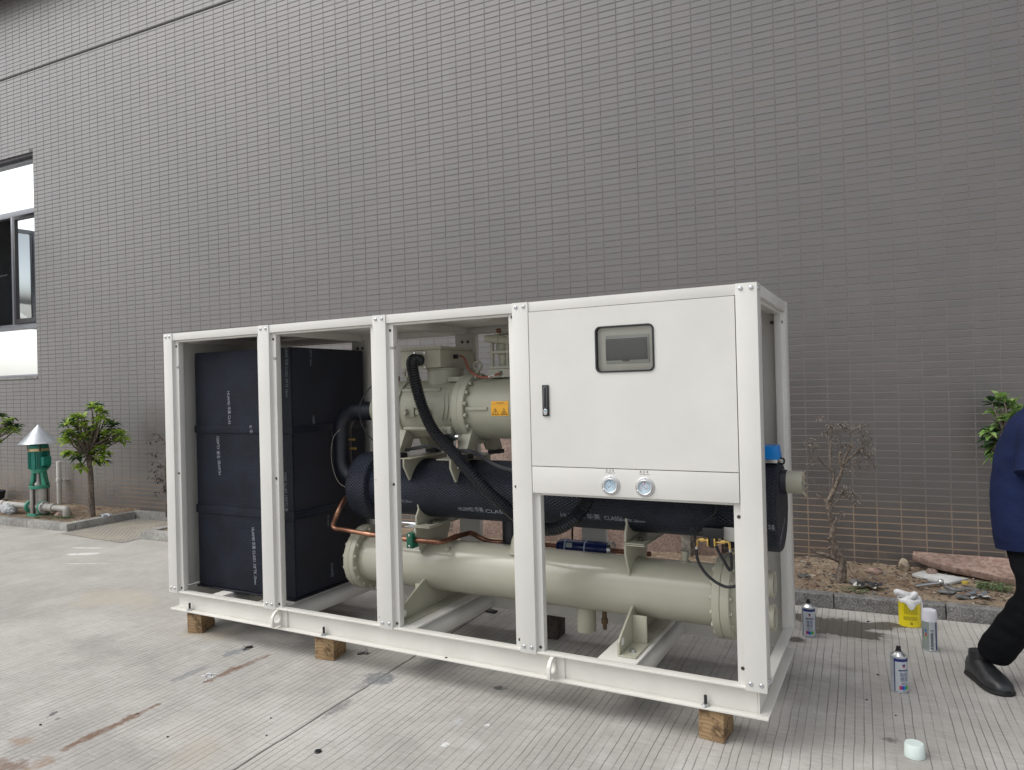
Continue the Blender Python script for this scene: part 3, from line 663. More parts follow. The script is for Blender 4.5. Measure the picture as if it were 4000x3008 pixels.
def gauge(cx, cz, ink, needle, words_):
    rim = MB().lathe([(0, .0435), (.0022, .0435), (.0032, .042), (.0032, .033)], (cx, -.0047, cz), (0, -1, 0), 48).build('gauge_flange', plain('brushed_flange', (.58, .58, .58), .35, 1.), gp)
    MB().lathe([(0, .0335), (.010, .0335), (.013, .031), (.012, .0285), (.006, .0275), (.006, .02)], (cx, -.0047, cz), (0, -1, 0), 48).build('gauge_bezel', CHROME, gp)
    MB().lathe([(.0, .0272), (.0062, .0272), (.0062, 0)], (cx, -.0047, cz), (0, -1, 0), 40).build('gauge_dial', DIAL, gp)
    yy = -.0047-.0068
    m = MB()
    for k in range(33):                                              # scale ticks
        a = R(225-270*k/32); l = .004 if k % 4 else .007
        p = [(.0245, .0004), (.0245-l, .0004), (.0245-l, -.0004), (.0245, -.0004)]
        m.add([(cx+q*math.cos(a)-s*math.sin(a), yy, cz+q*math.sin(a)+s*math.cos(a)) for q, s in p], [(0, 1, 2, 3)])
    m.build('scale_ticks', PRINT_K, gp, smooth=0)
    m = MB()
    for k in range(28):
        a0, a1 = R(225-270*k/28), R(225-270*(k+1)/28); m.add([(cx+q*math.cos(a), yy-.0001, cz+q*math.sin(a)) for a, q in ((a0, .0125), (a1, .0125), (a1, .0137), (a0, .0137))], [(0, 1, 2, 3)])
    for dx in (-.0022, .0010): m.add([(cx+dx, yy-.0001, cz+.014), (cx+dx+.0011, yy-.0001, cz+.014), (cx+dx+.0011, yy-.0001, cz+.024), (cx+dx, yy-.0001, cz+.024)], [(0, 1, 2, 3)])
    m.build('scale_arc', ink, gp, smooth=0)
    a = R(needle); dx_, dz_ = math.cos(a), math.sin(a)
    m = MB().add([(cx+q*dx_-s*dz_, yy-.0015, cz+q*dz_+s*dx_) for q, s in ((-.011, .0014), (-.003, .0008), (.022, .0002), (.022, -.0002), (-.003, -.0008), (-.011, -.0014))], [(0, 1, 2, 3, 4, 5)]); m.build('needle', PRINT_K, gp, smooth=0)
    for aa in (90, 210, 330): on(gp, BUT, cx+.0385*math.cos(R(aa)), -.0078, cz+.0385*math.sin(R(aa)), s=.42)
    cj, en = words_
    lettering(cj, lambda a_, b_: (cx-.022+a_, -.0048, cz+.0615+b_), PRINT_K, gp, width=.038, height=.0088)
    lettering(en, lambda a_, b_: (cx-.024+a_, -.0048, cz+.0535+b_), PRINT_K, gp, width=.046, height=.0044)
gauge(3.0125, 1.0585, DBLUE, 42, ('低  压  表', 'LOW PRESSURE GAUGE')); gauge(3.1690, 1.0575, DRED, 138, ('高  压  表', 'HIGH PRESSURE GAUGE'))

# ---------------------------------------------------------------- insulated water tank
tk = MB().box(.105, .955, .140, .805, .276, 1.780).build('water_tank', FOAM_BOX, ch, bevel=.008)
MB().box(.956, .9575, .150, .795, .285, 1.772).build('side_sheet', FOAM_SIDE, tk, smooth=0)
for a, b in ((1.260, 1.309), (.743, .796)): MB().box(.098, .963, .133, .812, a, b).build('foam_band', FOAM_BOX, tk, bevel=.004)
MB().box(.094, .966, .129, .816, ZT+.0015, .2755).build('tank_foot', FOAM_SMOOTH, tk, bevel=.004)
MB().box(.40, .403, .1385, .1395, .283, .742).build('foam_seam', RUBBER, tk, smooth=0)
TX = 'HUAMEI 华美 CLASS1'
def up_text(body, px0, px1, y=.1375, h=.026, down=False):
    """a print running up (or down) the tank front between two photo points"""
    a, b = at_y(*px0, y), at_y(*px1, y); d = (b-a); w_ = d.length; d.normalize(); n = Vector((-d.z, 0, d.x))
    lettering(body, lambda p, q: a+d*p+n*q, PRINT_W, tk, width=w_, height=h)
up_text('HUAMEI 华美 CLAS', zH(597, 685), zH(608, 950), h=.022); up_text(TX, zH(548, 1362), zH(530, 1050), h=.024)
up_text(TX+' 3/8"TK 10mm', zG(795, 335), zG(818, 795), h=.024); up_text('HUAMEI 华美 CLASS1 3/8"TK 10mm', zH(1066, 315), zH(1072, 730), h=.022)
up_text('美 CLASS1 3/8"TK 10mm', zG(1092, 205), zG(1078, -115), h=.022); up_text('EI 华', zH(778, 962), zH(784, 1025), y=.131, h=.02)
def side_text(body, y, z0, z1, h=.022):
    d = 1 if z1 > z0 else -1
    lettering(body, lambda p, q: (.9585, y+q*(-d), z0+d*p), PRINT_W, tk, width=abs(z1-z0), height=h)
side_text('3/8"TK 10mm', .30, 1.77, 1.67, .016); side_text('HUAM', .31, 1.36, 1.31, .02); side_text(TX, .50, 1.06, 1.25, .02); side_text('HUAMEI', .44, .42, .335, .024); side_text('TK 10mm', .42, .73, .66, .016)

# ---------------------------------------------------------------- evaporator (black quilted barrel)
EY, EZ, ER = .45, .936, .166
ev = MB().lathe([(1.39, ER), (3.42, ER)], (0, EY, EZ), (1, 0, 0), 64).build('evaporator', FOAM_EVAP, ch)
for a, b in ((1.255, 1.40), (3.415, 3.665)):
    MB().lathe([(a, .194), (a+.010, .203), (b-.010, .205), (b, .196)], (0, EY, EZ-.006), (1, 0, 0), 56).build('end_head', FOAM_EVAP, ev, smooth=50)
    f = b if b > 3 else a
    MB().lathe([(f-.002, .188), (f+.0025 if b > 3 else f-.0025, .184)], (0, EY, EZ-.006), (1, 0, 0), 56).build('end_disc', FOAM_END, ev, smooth=20)
sz = 1.043
st = MB(); st.lathe([(3.667, .0), (3.667, .058), (3.690, .056), (3.692, .0)], (0, EY, sz), (1, 0, 0), 24); st.build('foam_collar', FOAM_SMOOTH, ev)
st = MB(); st.lathe([(3.66, .051), (3.757, .051), (3.757, .044), (3.67, .044)], (0, EY, sz), (1, 0, 0), 32); st.build('pipe_stub', BEIGE, ev)
fib = MB()
for k in range(26):
    a = rng.uniform(0, 6.28); q = Vector((3.755, EY+.047*math.cos(a), sz+.047*math.sin(a))); fib.tube([q, q+Vector((rng.uniform(0, .02), rng.uniform(-.015, .015), rng.uniform(-.03, .02)))], .0009, 4)
fib.build('thread_hemp', plain('pale_hemp_fibre', (.55, .46, .34), .9), ev)
def evap_text(body, x0, x1, z, h):
    r = ER+.0012; a0 = math.asin((z-EZ)/r)
    def f(p, q):
        a = a0+q/r; return (x0+p, EY-r*math.cos(a), EZ+r*math.sin(a))
    lettering(body, f, PRINT_W, ev, width=x1-x0, height=h)
xa = at_y(*zF(1232, 165), .315).x; xb = at_y(*zF(745, 135), .315).x; xc = at_y(*zF(868, 148), .315).x; xd = at_y(*zE(865, 226), .315).x
evap_text('HUAMEI 华美', xa, at_y(*zF(1436, 180), .315).x, .838, .027); evap_text('CLASS1', at_y(*zF(1452, 180), .315).x, at_y(*zF(1452, 180), .315).x+.14, .836, .024)
evap_text('3/4"TK 20mm', xb, xc, .866, .016); xe = at_y(*zE(605, 212), .315).x
evap_text('HUAMEI 华美', xe-.235, xe-.022, .842, .027); evap_text('CLASS1', xe, xe+.088, .842, .025); evap_text('3/4"TK 20mm', xd-.125, xd, .840, .017)
lettering('HUAMEI 华美', lambda p, q: (3.575+p*.0+p, EY-.2062*math.cos(math.asin(-.35)+q/.2062), EZ-.006+.2062*math.sin(math.asin(-.35)+q/.2062)), PRINT_W, ev, width=.085, height=.022)
lettering('HUAMEI 华美 CLASS1', lambda p, q: (3.6685, .33+p*.92-q*.3, .775+p*.40+q), PRINT_W, ev, width=.20, height=.020)
# support legs under the barrel (foam wrapped)
MB().cyl((2.20, .58, .50), (2.20, .58, .80), .062, 20).build('foam_leg', FOAM_SMOOTH, ev)
# blue flow switch on the barrel's right end
fs_ = MB().prism([(3.590, 1.152), (3.668, 1.152), (3.661, 1.212), (3.592, 1.212)], 'xz', .36, .47).build('flow_switch', BLUE_BOX, ch, bevel=.005)
MB().box(3.60, 3.66, .375, .455, 1.135, 1.1515).build('switch_base', STEEL, fs_, bevel=.002)
MB().tube(spline([(3.664, .42, 1.155), (3.682, .42, 1.15), (3.680, .43, 1.13), (3.66, .44, 1.125)], 6), .004, 8).build('switch_cable', RUBBER, fs_)

# ---------------------------------------------------------------- suction elbow
path = [Vector((1.39, .45, 1.383)), Vector((1.20, .45, 1.383))]
for i in range(1, 9): a = R(90*i/8); path.append(Vector((1.20-.13*math.sin(a), .45, 1.383-.13*(1-math.cos(a)))))
path += [Vector((1.068, .45, 1.15)), Vector((1.070, .45, 1.07)), Vector((1.090, .45, 1.01)), Vector((1.14, .45, .965)), Vector((1.20, .45, .945)), Vector((1.27, .45, .94))]
sp = MB().tube(spline(path, 3), .056, 28).build('suction_elbow', FOAM_SMOOTH, ch)
for x in (1.25, 1.285, 1.31): MB().cyl((x, .45, 1.383), (x+.012, .45, 1.383), .0572, 28).build('tape_wrap', FOAM_SMOOTH, sp)
MB().tube(spline([at_y(*zH(1515, 993), .36), at_y(*zH(1460, 1060), .36), at_y(*zH(1442, 1200), .36), at_y(*zH(1465, 1340), .36), at_y(*zH(1510, 1430), .36), at_y(*zH(1570, 1467), .36)], 8), .0022, 6).build('sensor_lead', plain('grey_sensor_lead', (.22, .20, .18), .6), sp)
MB().tube(spline([at_y(*zH(1785, 628), .33), at_y(*zH(1720, 700), .31), at_y(*zH(1675, 810), .30), at_y(*zH(1680, 910), .30), at_y(*zH(1720, 1010), .31), at_y(*zH(1790, 1090), .33)], 8), .0035, 6).build('capillary_cable', RUBBER, sp)
for q in ((1620, 1075), (1630, 1148)):
    p = at_y(*zH(*q), .45); MB().cyl(p-Vector((.03, 0, 0)), p+Vector((.012, 0, 0)), .008, 10).build('brass_port', BRASS, sp)

# ---------------------------------------------------------------- screw compressor
CY, CZ = .45, 1.392
prof = [(1.366, .092), (1.392, .092), (1.392, .075), (1.410, .080), (1.44, .112), (1.465, .139), (1.50, .156), (1.545, .166), (1.60, .170), (1.62, .176), (1.638, .176), (1.642, .166), (1.90, .163), (2.005, .167)]
cp = MB().lathe(prof, (0, CY, CZ), (1, 0, 0), 56).build('compressor', CAST, ch, smooth=32)
for k in range(4): a = R(45+90*k); on(cp, BOLT_B, 1.366, CY+.075*math.cos(a), CZ+.075*math.sin(a), (0, 0, R(-90)), 1.1)
fl = MB().lathe([(2.005, .194), (2.009, .198), (2.044, .198), (2.046, .196), (2.048, .198), (2.082, .198), (2.086, .194)], (0, CY, CZ), (1, 0, 0), 64).build('casing_flange', CAST, cp, smooth=30)
MB().lathe([(2.086, .172), (2.10, .168), (2.60, .168), (2.61, .185), (2.65, .185), (2.68, .15), (2.70, .0)], (0, CY, CZ), (1, 0, 0), 56).build('rotor_casing', CAST, cp, smooth=30)
CAPB = MB().lathe([(0, .0125), (.014, .0125), (.016, .010), (.016, .006), (.010, .006), (.010, 0)], (0, 0, 0), (0, -1, 0), 14).mesh('bolt', CAST, smooth=40)
for k in range(18): a = R(10+20*k); on(cp, CAPB, 2.086, CY+.183*math.cos(a), CZ+.183*math.sin(a), (0, 0, R(90)), .95)
for k, x in enumerate((1.925, 1.952, 1.979)):                          # three curved ribs on the flank
    arc = [(x+.02*math.sin(i*.26), CY-.168*math.cos(R(-20+5*i)), CZ+.168*math.sin(R(-22+5*i))) for i in range(12)]
    MB().tube(arc, [.002+.007*math.sin(math.pi*(i+.4)/11.8) for i in range(12)], 8).build('rib', CAST, cp)
for zz in (1.50, 1.285): MB().tube([(1.645, CY-math.sqrt(.166**2-(zz-CZ)**2), zz), (1.90, CY-math.sqrt(.164**2-(zz-CZ)**2), zz)], .013, 8).build('rib', CAST, cp)
m = MB(); m.box(1.672, 1.755, .268, .30, 1.352, 1.406); m.box(1.755, 1.86, .276, .30, 1.364, 1.394); m.build('oil_boss', CAST, cp, bevel=.006)
MB().lathe([(0, .020), (.018, .020), (.021, .017)], (1.700, .268, 1.380), (0, -1, 0), 6).build('plug', CAST, cp, smooth=20)
MB().box(2.09, 2.225, .272, .30, 1.385, 1.405).build('casting_rib', CAST, cp, bevel=.006); MB().box(2.40, 2.55, .272, .30, 1.385, 1.405).build('casting_rib', CAST, cp, bevel=.006)
m = MB(); m.box(1.925, 2.0, .262, .32, 1.225, 1.300); m.build('solenoid_pad', CAST, cp, bevel=.006)
on(cp, CAPB, 1.965, .262, 1.282, s=.9); on(cp, CAPB, 1.94, .262, 1.242, s=.8)
m = MB().box(1.985, 2.045, .225, .262, 1.226, 1.262).build('solenoid_coil', BLACK_PL, cp, bevel=.004); MB().box(1.995, 2.02, .232, .262, 1.200, 1.2255).build('solenoid_plug', BLACK_PL, cp, bevel=.003)
MB().cyl((2.045, .245, 1.245), (2.068, .245, 1.245), .016, 12).build('solenoid_nut', STEEL, cp)
MB().lathe([(0, .105), (.09, .105), (.092, .111), (.10, .111)], (1.84, .47, 1.525), (0, 0, 1), 40).build('terminal_neck', CAST, cp, smooth=35)
MB().box(1.925, 2.03, .36, .56, 1.545, 1.572).build('lug_shelf', CAST, cp, bevel=.006)
tb = MB().box(1.628, 1.900, .330, .690, 1.627, 1.727).build('terminal_box', BEIGE, cp, bevel=.003)
MB().box(1.626, 1.902, .328, .692, 1.7285, 1.747).build('terminal_lid', BEIGE, cp, bevel=.003)
for x, y in ((1.90, .345), (1.90, .675)): on(cp, HEX, 1.902, y, 1.737, (0, 0, R(90)), .9)
px_, pz_ = at_y(*zK(912, 430), .32).x, at_y(*zK(912, 430), .32).z
m = MB().plate([(px_-.042, pz_-.05), (px_+.042, pz_-.05), (px_+.042, pz_+.05), (px_-.042, pz_+.05)], (px_, pz_), .032, 'xz', .322, .3295)  .build('gland_plate', BEIGE, cp, bevel=.001)
for a in (-1, 1):
    for b in (-1, 1): on(cp, HEX, px_+.034*a, .322, pz_+.041*b, s=.6)
MB().lathe([(0, .034), (.03, .034), (.034, .030)], (px_, .328, pz_), (0, -1, 0), 24).build('gland_nut', BLACK_PL, cp)
gx = MB().cyl((1.902, .47, 1.690), (1.925, .47, 1.690), .013, 14).build('cable_gland', BLACK_PL, cp)
rw = [at_y(*zK(1240, 392), .47), at_y(*zK(1280, 420), .45), at_y(*zK(1305, 490), .38), at_y(*zK(1350, 540), .34), at_y(*zK(1410, 568), .33), at_y(*zK(1470, 568), .34), at_y(*zK(1520, 552), .36), at_y(*zK(1560, 538), .38)]
MB().tube(spline(rw, 8), .0055, 8).build('red_wire', RED_WIRE, cp)
MB().tube([rw[5], (rw[5]+rw[6])/2, rw[6]], .0066, 8).build('wire_marker', plain('white_marker_sleeve', (.7, .7, .66), .5), cp)
MB().cyl(rw[7], rw[7]+Vector((.02, .03, 0)), .016, 6).build('wire_nut', STEEL, cp)
eb = at_y(*zK(1385, 478), .45)
m = MB(); m.tube([eb+Vector((.024*math.cos(R(20*i)), 0, .024*math.sin(R(20*i)))) for i in range(19)], .0075, 8); m.cyl(eb-Vector((0, 0, .05)), eb-Vector((0, 0, .022)), .013, 12); m.build('lifting_eye', CAST, cp)
e2 = at_y(*zK(808, 540), .42); m = MB().tube([e2+Vector((.016*math.cos(R(20*i)), 0, .022*math.sin(R(20*i)))) for i in range(19)], .007, 8); m.cyl(e2-Vector((0, 0, .05)), e2-Vector((0, 0, .02)), .01, 12); m.build('lifting_eye', CAST, cp)
cpn = at_y(*zK(731, 580), .45); MB().lathe([(0, .016), (.028, .016), (.030, .013)], (cpn.x, .45, cpn.z-.016), (0, 0, 1), 6).build('brass_plug', COPPER, cp, smooth=20)
# discharge stop valve
vx = at_y(*zK(1600, 400), .45).x
m = MB(); m.box(vx-.065, vx+.065, .385, .515, 1.560, 1.606); m.box(vx-.06, vx+.06, .39, .51, 1.607, 1.622)
m.cyl((vx, .45, 1.622), (vx, .45, 1.70), .030, 24); m.box(vx-.062, vx+.062, .39, .51, 1.690, 1.708); m.cyl((vx, .45, 1.708), (vx, .45, 1.78), .042, 24); m.box(vx-.055, vx+.06, .395, .505, 1.772, 1.790); m.cyl((vx, .45, 1.79), (vx, .45, 1.805), .03, 20)
sv = m.build('stop_valve', CAST, cp, bevel=.003)
for a in (-1, 1):
    for b in (-1, 1): MB().cyl((vx+.048*a, .45+.046*b, 1.622), (vx+.048*a, .45+.046*b, 1.76), .010, 10).build('valve_stud', CAST, cp)
vh = at_y(*zK(1490, 255), .40)
MB().lathe([(0, .017), (.010, .022), (.055, .022), (.056, .028), (.075, .028), (.076, .024), (.14, .024)], vh-Vector((.02, .03, 0)), (1, .35, -.08), 18).build('valve_cap', CAST, cp, smooth=30)
MB().lathe([(0, .014), (.022, .014), (.024, .011)], (vx-.02, .43, 1.806), (0, 0, 1), 6).build('brass_plug', COPPER, cp, smooth=20)
# warning label wrapped on the casing
lx0, lx1, lr = at_y(*zK(1493, 825), .281).x, at_y(*zK(1633, 825), .281).x, .1698
def on_case(x, z, dr=0): rr_ = lr+dr; return (x, CY-math.sqrt(rr_**2-(z-CZ)**2), z)
m = MB(); vs = []; fs = []
for i in range(9):
    z = 1.356+.078*i/8; vs += [on_case(lx0, z), on_case(lx1, z)]
    if i: fs.append((2*i-2, 2*i-1, 2*i+1, 2*i))
m.add(vs, fs).build('warning_label', YELLOW, cp, smooth=60)
m = MB()
for cxl in (lx0+.026, lx1-.026):
    T3 = [(-.021, -.0), (.021, -.0), (0, .036)]; I3 = [(-.0165, .0025), (.0165, .0025), (0, .031)]
    for i in range(3):
        j = (i+1) % 3; q = [(cxl+a, 1.362+b) for a, b in (T3[i], T3[j], I3[j], I3[i])]; m.add([on_case(a, b, .0008) for a, b in q], [(0, 1, 2, 3)])
m.add([on_case(a, b, .0008) for a, b in ((lx0+.0245, 1.373), (lx0+.0275, 1.373), (lx0+.028, 1.386), (lx0+.024, 1.386))], [(0, 1, 2, 3)])
m.add([on_case(a, b, .0008) for a, b in ((lx0+.0245, 1.367), (lx0+.0275, 1.367), (lx0+.0275, 1.370), (lx0+.0245, 1.370))], [(0, 1, 2, 3)])
for k in (-1, 0, 1): m.add([on_case(lx1-.026+.005*k+a, b, .0008) for a, b in ((-.001, 1.370), (.001, 1.370), (.0005, 1.382), (-.0015, 1.382))], [(0, 1, 2, 3)])
m.add([on_case(a, b, .0008) for a, b in ((lx1-.036, 1.3665), (lx1-.016, 1.3665), (lx1-.016, 1.3685), (lx1-.036, 1.3685))], [(0, 1, 2, 3)])
m.add([on_case(a, b, .0008) for a, b in ((lx0+.0505, 1.358), (lx0+.0515, 1.358), (lx0+.0515, 1.418), (lx0+.0505, 1.418))], [(0, 1, 2, 3)])
m.add([on_case(a, b, .0008) for a, b in ((lx0+.002, 1.418), (lx1-.002, 1.418), (lx1-.002, 1.4187), (lx0+.002, 1.4187))], [(0, 1, 2, 3)])
m.build('warning_pictogram', PRINT_K, cp, smooth=0)
lettering('WARNING 警告', lambda a, b: on_case(lx0+.03+a, 1.4215+b, .0008), PRINT_K, cp, width=.045, height=.006)
# feet on the barrel
for x in (1.635, 2.075):
    m = MB(); m.prism([(.33, 1.30), (.25, 1.165), (.25, 1.150), (.345, 1.150), (.40, 1.24), (.50, 1.24), (.555, 1.150), (.65, 1.150), (.65, 1.165), (.57, 1.30)], 'yz', x-.03, x+.03); m.build('compressor_foot', CAST, cp, bevel=.004)
    [MB().box(x-.035, x+.04, ya, ya+.065, 1.125, 1.1485).build('foot_pad', RUBBER, cp, bevel=.003) for ya in (.245, .59)]
for x in (1.70, 2.01):
    arcp = [(EY+ER*math.cos(R(a)), EZ+ER*math.sin(R(a))) for a in range(22, 159, 8)]
    m = MB().prism([(.235, 1.118), (.235, 1.075), (.285, .995)]+arcp[::-1]+[(.615, .995), (.665, 1.075), (.665, 1.118)], 'yz', x-.006, x+.006); m.box(x-.09, x+.05, .235, .665, 1.1185, 1.124); m.build('barrel_saddle', BEIGE, ev, bevel=.0015)
for x, y in ((1.60, .262), (2.045, .262)):
    m = MB().lathe([(-.06, .007), (-.02, .007), (-.02, .014), (-.008, .014), (-.008, .019), (-.004, .019), (-.004, .007), (.03, .007), (.03, .014), (.042, .014), (.042, .006), (.052, .006)], (x, y, 1.135), (0, 0, 1), 10).build('mount_bolt', STEEL, cp, smooth=35)
# cables lying over the barrel
for k in range(4):
    w_ = [at_y(*zK(720, 1172), .28), at_y(*zK(900, 1150-6*k), .33), at_y(*zK(1010, 1128-3*k), .33), at_y(*zK(1120, 1165), .25), at_y(*zK(1300, 1158+7*k), .24), at_y(*zK(1400, 1195+7*k), .26), at_y(*zK(1500, 1258+6*k), .27), at_y(*zK(1600, 1300+6*k), .265), at_y(*zK(1720, 1322+6*k), .265)]
    MB().tube(spline(w_, 7), .0048, 7).build('control_cable', RUBBER, cp)
# corrugated conduit
hp = [Vector((px_, .30, pz_)), Vector((px_+.004, .258, pz_+.000)), Vector((px_+.020, .222, pz_-.034)), Vector((1.832, .197, 1.51)), Vector((1.882, .19, 1.383)), Vector((1.951, .185, 1.272)), Vector((2.051, .185, 1.18)), Vector((2.155, .19, 1.072)), Vector((2.271, .195, .967)), Vector((2.385, .20, .880)), Vector((2.48, .20, .822)), Vector((2.572, .20, .797)), Vector((2.656, .20, .808)), Vector((2.74, .20, .859)), Vector((2.806, .20, .937)), Vector((2.83, .18, 1.02)), Vector((2.83, .16, 1.06))]
fine = spline(hp, 40); step = .0052; pts = [fine[0]]; acc = 0.
for a, b in zip(fine, fine[1:]):
    acc += (b-a).length
    if acc >= step: pts.append(b); acc = 0.
MB().tube(pts, [.0335 if (i//1) % 2 else .0272 for i in range(len(pts))], 16).build('corrugated_conduit', plain('black_conduit', (.011, .0125, .017), .3), ch, smooth=60)
# control cabinet behind the door
MB().box(2.66, 3.53, .0445, .245, 1.055, 1.84).build('control_cabinet', WHITE, ch, bevel=.003)

# ---------------------------------------------------------------- condenser
KY, KZ, KR = .45, .494, .1445
cn = MB().lathe([(1.295, KR), (3.376, KR)], (0, KY, KZ), (1, 0, 0), 72).build('condenser', BEIGE_GLOSS, ch)
MB().lathe([(1.155, 0), (1.16, .06), (1.185, .12), (1.218, .15), (1.220, .186), (1.224, .190), (1.255, .190), (1.258, .187), (1.261, .190), (1.291, .190), (1.295, .186)], (0, KY, KZ), (1, 0, 0), 60).build('end_flange', BEIGE, cn, smooth=30)
MB().lathe([(3.376, .188), (3.380, .193), (3.411, .193), (3.413, .189), (3.416, .193), (3.452, .193), (3.456, .188), (3.458, .17), (3.49, .15), (3.505, .09), (3.51, 0)], (0, KY, KZ), (1, 0, 0), 60).build('end_flange', BEIGE, cn, smooth=30)
for k in range(16):
    a = R(11+22.5*k); y, z = KY+.172*math.cos(a), KZ+.172*math.sin(a)
    on(cn, BOLT_B, 1.295, y, z, (0, 0, R(90)), 1.15); on(cn, BOLT_B, 1.220, y, z, (0, 0, R(-90)), 1.15)
    on(cn, BOLT_B, 3.456, y, z, (0, 0, R(90)), 1.15); on(cn, BOLT_B, 3.376, y, z, (0, 0, R(-90)), 1.15)
for z in (.571, .420):
    MB().lathe([(3.47, .050), (3.515, .050), (3.53, .060), (3.623, .060), (3.625, .058), (3.623, .047), (3.60, .044), (3.54, .044), (3.54, 0)], (0, KY, z), (1, 0, 0), 36).build('pipe_stub', BEIGE, cn, smooth=35)
    m = MB()
    for k in range(9): m.lathe([(3.560+.006*k, .0435), (3.563+.006*k, .0475), (3.5655+.006*k, .0435)], (0, KY, z), (1, 0, 0), 28)
    m.build('inner_thread', plain('thread_steel', (.25, .25, .23), .45, .5), cn, smooth=20)
MB().cyl((2.690, KY, .232), (2.690, KY, .37), .050, 28).build('drain_nozzle', BEIGE, cn, bevel=.002)
MB().lathe([(0, .011), (.03, .011), (.03, .017), (.055, .017), (.055, .012), (.09, .012)], (2.790, KY, .252), (0, 0, 1), 12).build('drain_valve', plain('dark_bronze', (.14, .10, .06), .45, .8), cn)
# risers between the two vessels
riser = spline([(2.325, .40, .625), (2.33, .40, .68), (2.345, .42, .73), (2.38, .43, .78)], 6); MB().tube(riser, [.045-.001*i for i in range(len(riser))], 20).build('liquid_riser', BEIGE, cn)
MB().lathe([(0, .058), (.012, .05), (.014, .045)], (2.325, .40, .616), (0, 0, 1), 20).build('riser_collar', BEIGE, cn)
MB().box(2.285, 2.31, .42, .45, .66, .70).build('yellow_tag', plain('yellow_tag', (.85, .62, .02), .5), cn, bevel=.002)
p = at_y(*zE(1125, 470), .45); MB().lathe([(0, .026), (.01, .026), (.012, .016), (.045, .016), (.046, .021), (.06, .021)], (p.x, .45, KZ+KR-.008), (0, 0, 1), 16).build('vent_boss', BEIGE, cn)
MB().lathe([(0, .02), (.02, .016), (.024, .01)], (1.90, .36, KZ+.105), (0, -.5, .8), 14).build('small_boss', BEIGE, cn)
# lower saddles standing on the cross beams
def under(y0, y1): return [(KY+KR*math.cos(R(a)), KZ+KR*math.sin(R(a))) for a in range(y0, y1, 8)]
pl = [(.078, ZT+.009), (.078, .330), (.300, .435)]+[(KY+KR*math.cos(R(a)), KZ+KR*math.sin(R(a))) for a in range(204, 337, 8)]+[(.60, .435), (.80, .330), (.80, ZT+.009)]
s1 = MB().prism([q for q in pl], 'yz', 1.762, 1.772); s1.build('condenser_support', BEIGE, cn, bevel=.0015)
MB().plate([(.072, ZT+.012), (.16, ZT+.012), (.16, .352), (.072, .326)], (.115, .302), .018, 'yz', 1.7721, 1.7735).build('support_eye', BEIGE, cn, bevel=0)
MB().cyl((1.7738, .115, .302), (1.7742, .115, .302), .0175, 24).build('eye_hole', SHEET, cn)
MB().box(1.74, 1.83, .075, .80, ZT+.0005, ZT+.0085).build('support_foot', BEIGE, cn, bevel=.002)
m = MB().box(1.69, 1.7615, .33, .342, ZT+.009, .40); m.build('support_web', BEIGE, cn, bevel=.002)
s2 = MB().prism([(.10, ZT+.009), (.10, .325), (.125, .345), (.300, .435)]+pl[3:-3]+[(.60, .435), (.80, .330), (.80, ZT+.009)], 'yz', 2.985, 2.995); s2.build('condenser_support', BEIGE, cn, bevel=.0015)
MB().box(2.985, 3.072, .10, .80, ZT+.0005, ZT+.0085).build('support_foot', BEIGE, cn, bevel=.002)
MB().box(2.9955, 3.066, .285, .295, ZT+.009, .40).build('support_web', BEIGE, cn, bevel=.0015)
BUPZ = MB().lathe([(0, .018), (.003, .018), (.003, .013), (.013, .013), (.014, .011)], (0, 0, 0), (0, 0, 1), 6).mesh('bolt', STEEL, smooth=25)
on(cn, BUPZ, 3.035, .165, ZT+.0085); on(cn, BUPZ, 3.035, .70, ZT+.0085)
MB().cyl((2.9845, .145, .318), (2.9955, .145, .318), .0185, 20).build('eye_hole', SHEET, cn)
# brackets that carry the barrel on the condenser
for x in (1.735, 2.965):
    top = [(EY+ER*math.cos(R(a)), EZ+ER*math.sin(R(a))) for a in range(208, 333, 8)]
    m = MB().prism([(.285, .746), (.285, .79), (.31, .83)]+top+[(.59, .83), (.615, .79), (.615, .746)], 'yz', x, x+.010); m.box(x, x+.10, .275, .625, .7395, .7455); m.build('upper_bracket', BEIGE, ev, bevel=.0015)
    bot = [(KY+KR*math.cos(R(a)), KZ+KR*math.sin(R(a))) for a in range(148, 31, -8)]
    m = MB().prism([(.275, .731), (.275, .69), (.318, .60)]+bot+[(.582, .60), (.625, .69), (.625, .731)], 'yz', x+.001, x+.011); m.box(x, x+.105, .270, .630, .7325, .7385); m.build('lower_bracket', BEIGE, cn, bevel=.0015)
    on(cn, MB().lathe([(0, .018), (.003, .018), (.003, .012), (.014, .012)], (0, 0, 0), (0, 0, 1), 6).mesh('bolt', DARK_STEEL, smooth=25), x+.06, .345, .7456); on(cn, BUPZ, x+.06, .345, .722)
# liquid line in copper, clamp, filter drier
cpath = [at_y(*zF(330, 80), .40), at_y(*zF(300, 110), .34), at_y(*zF(250, 205), .28), at_y(*zF(218, 280), .28), at_y(*zF(208, 318), .28), at_y(*zF(232, 343), .28), at_y(*zF(300, 353), .28), at_y(*zF(500, 388), .28), at_y(*zF(840, 432), .28), at_y(*zF(1010, 450), .28), at_y(*zF(1075, 453), .29), at_y(*zF(1130, 440), .34), at_y(*zF(1200, 412), .42), at_y(*zF(1290, 385), .50), at_y(*zF(1335, 380), .53), at_y(*zF(1400, 412), .56), at_y(*zF(1480, 446), .58), at_y(*zF(1620, 456), .60)]
lq = MB().tube(spline(cpath, 6), .0145, 18).build('copper_line', COPPER, ch)
for i in (7, 8, 12): d = (cpath[i]-cpath[i-1]).normalized(); MB().cyl(cpath[i]-d*.02, cpath[i]+d*.02, .0162, 18).build('brazed_sleeve', COPPER, lq)
ck = at_y(*zF(848, 438), .27)
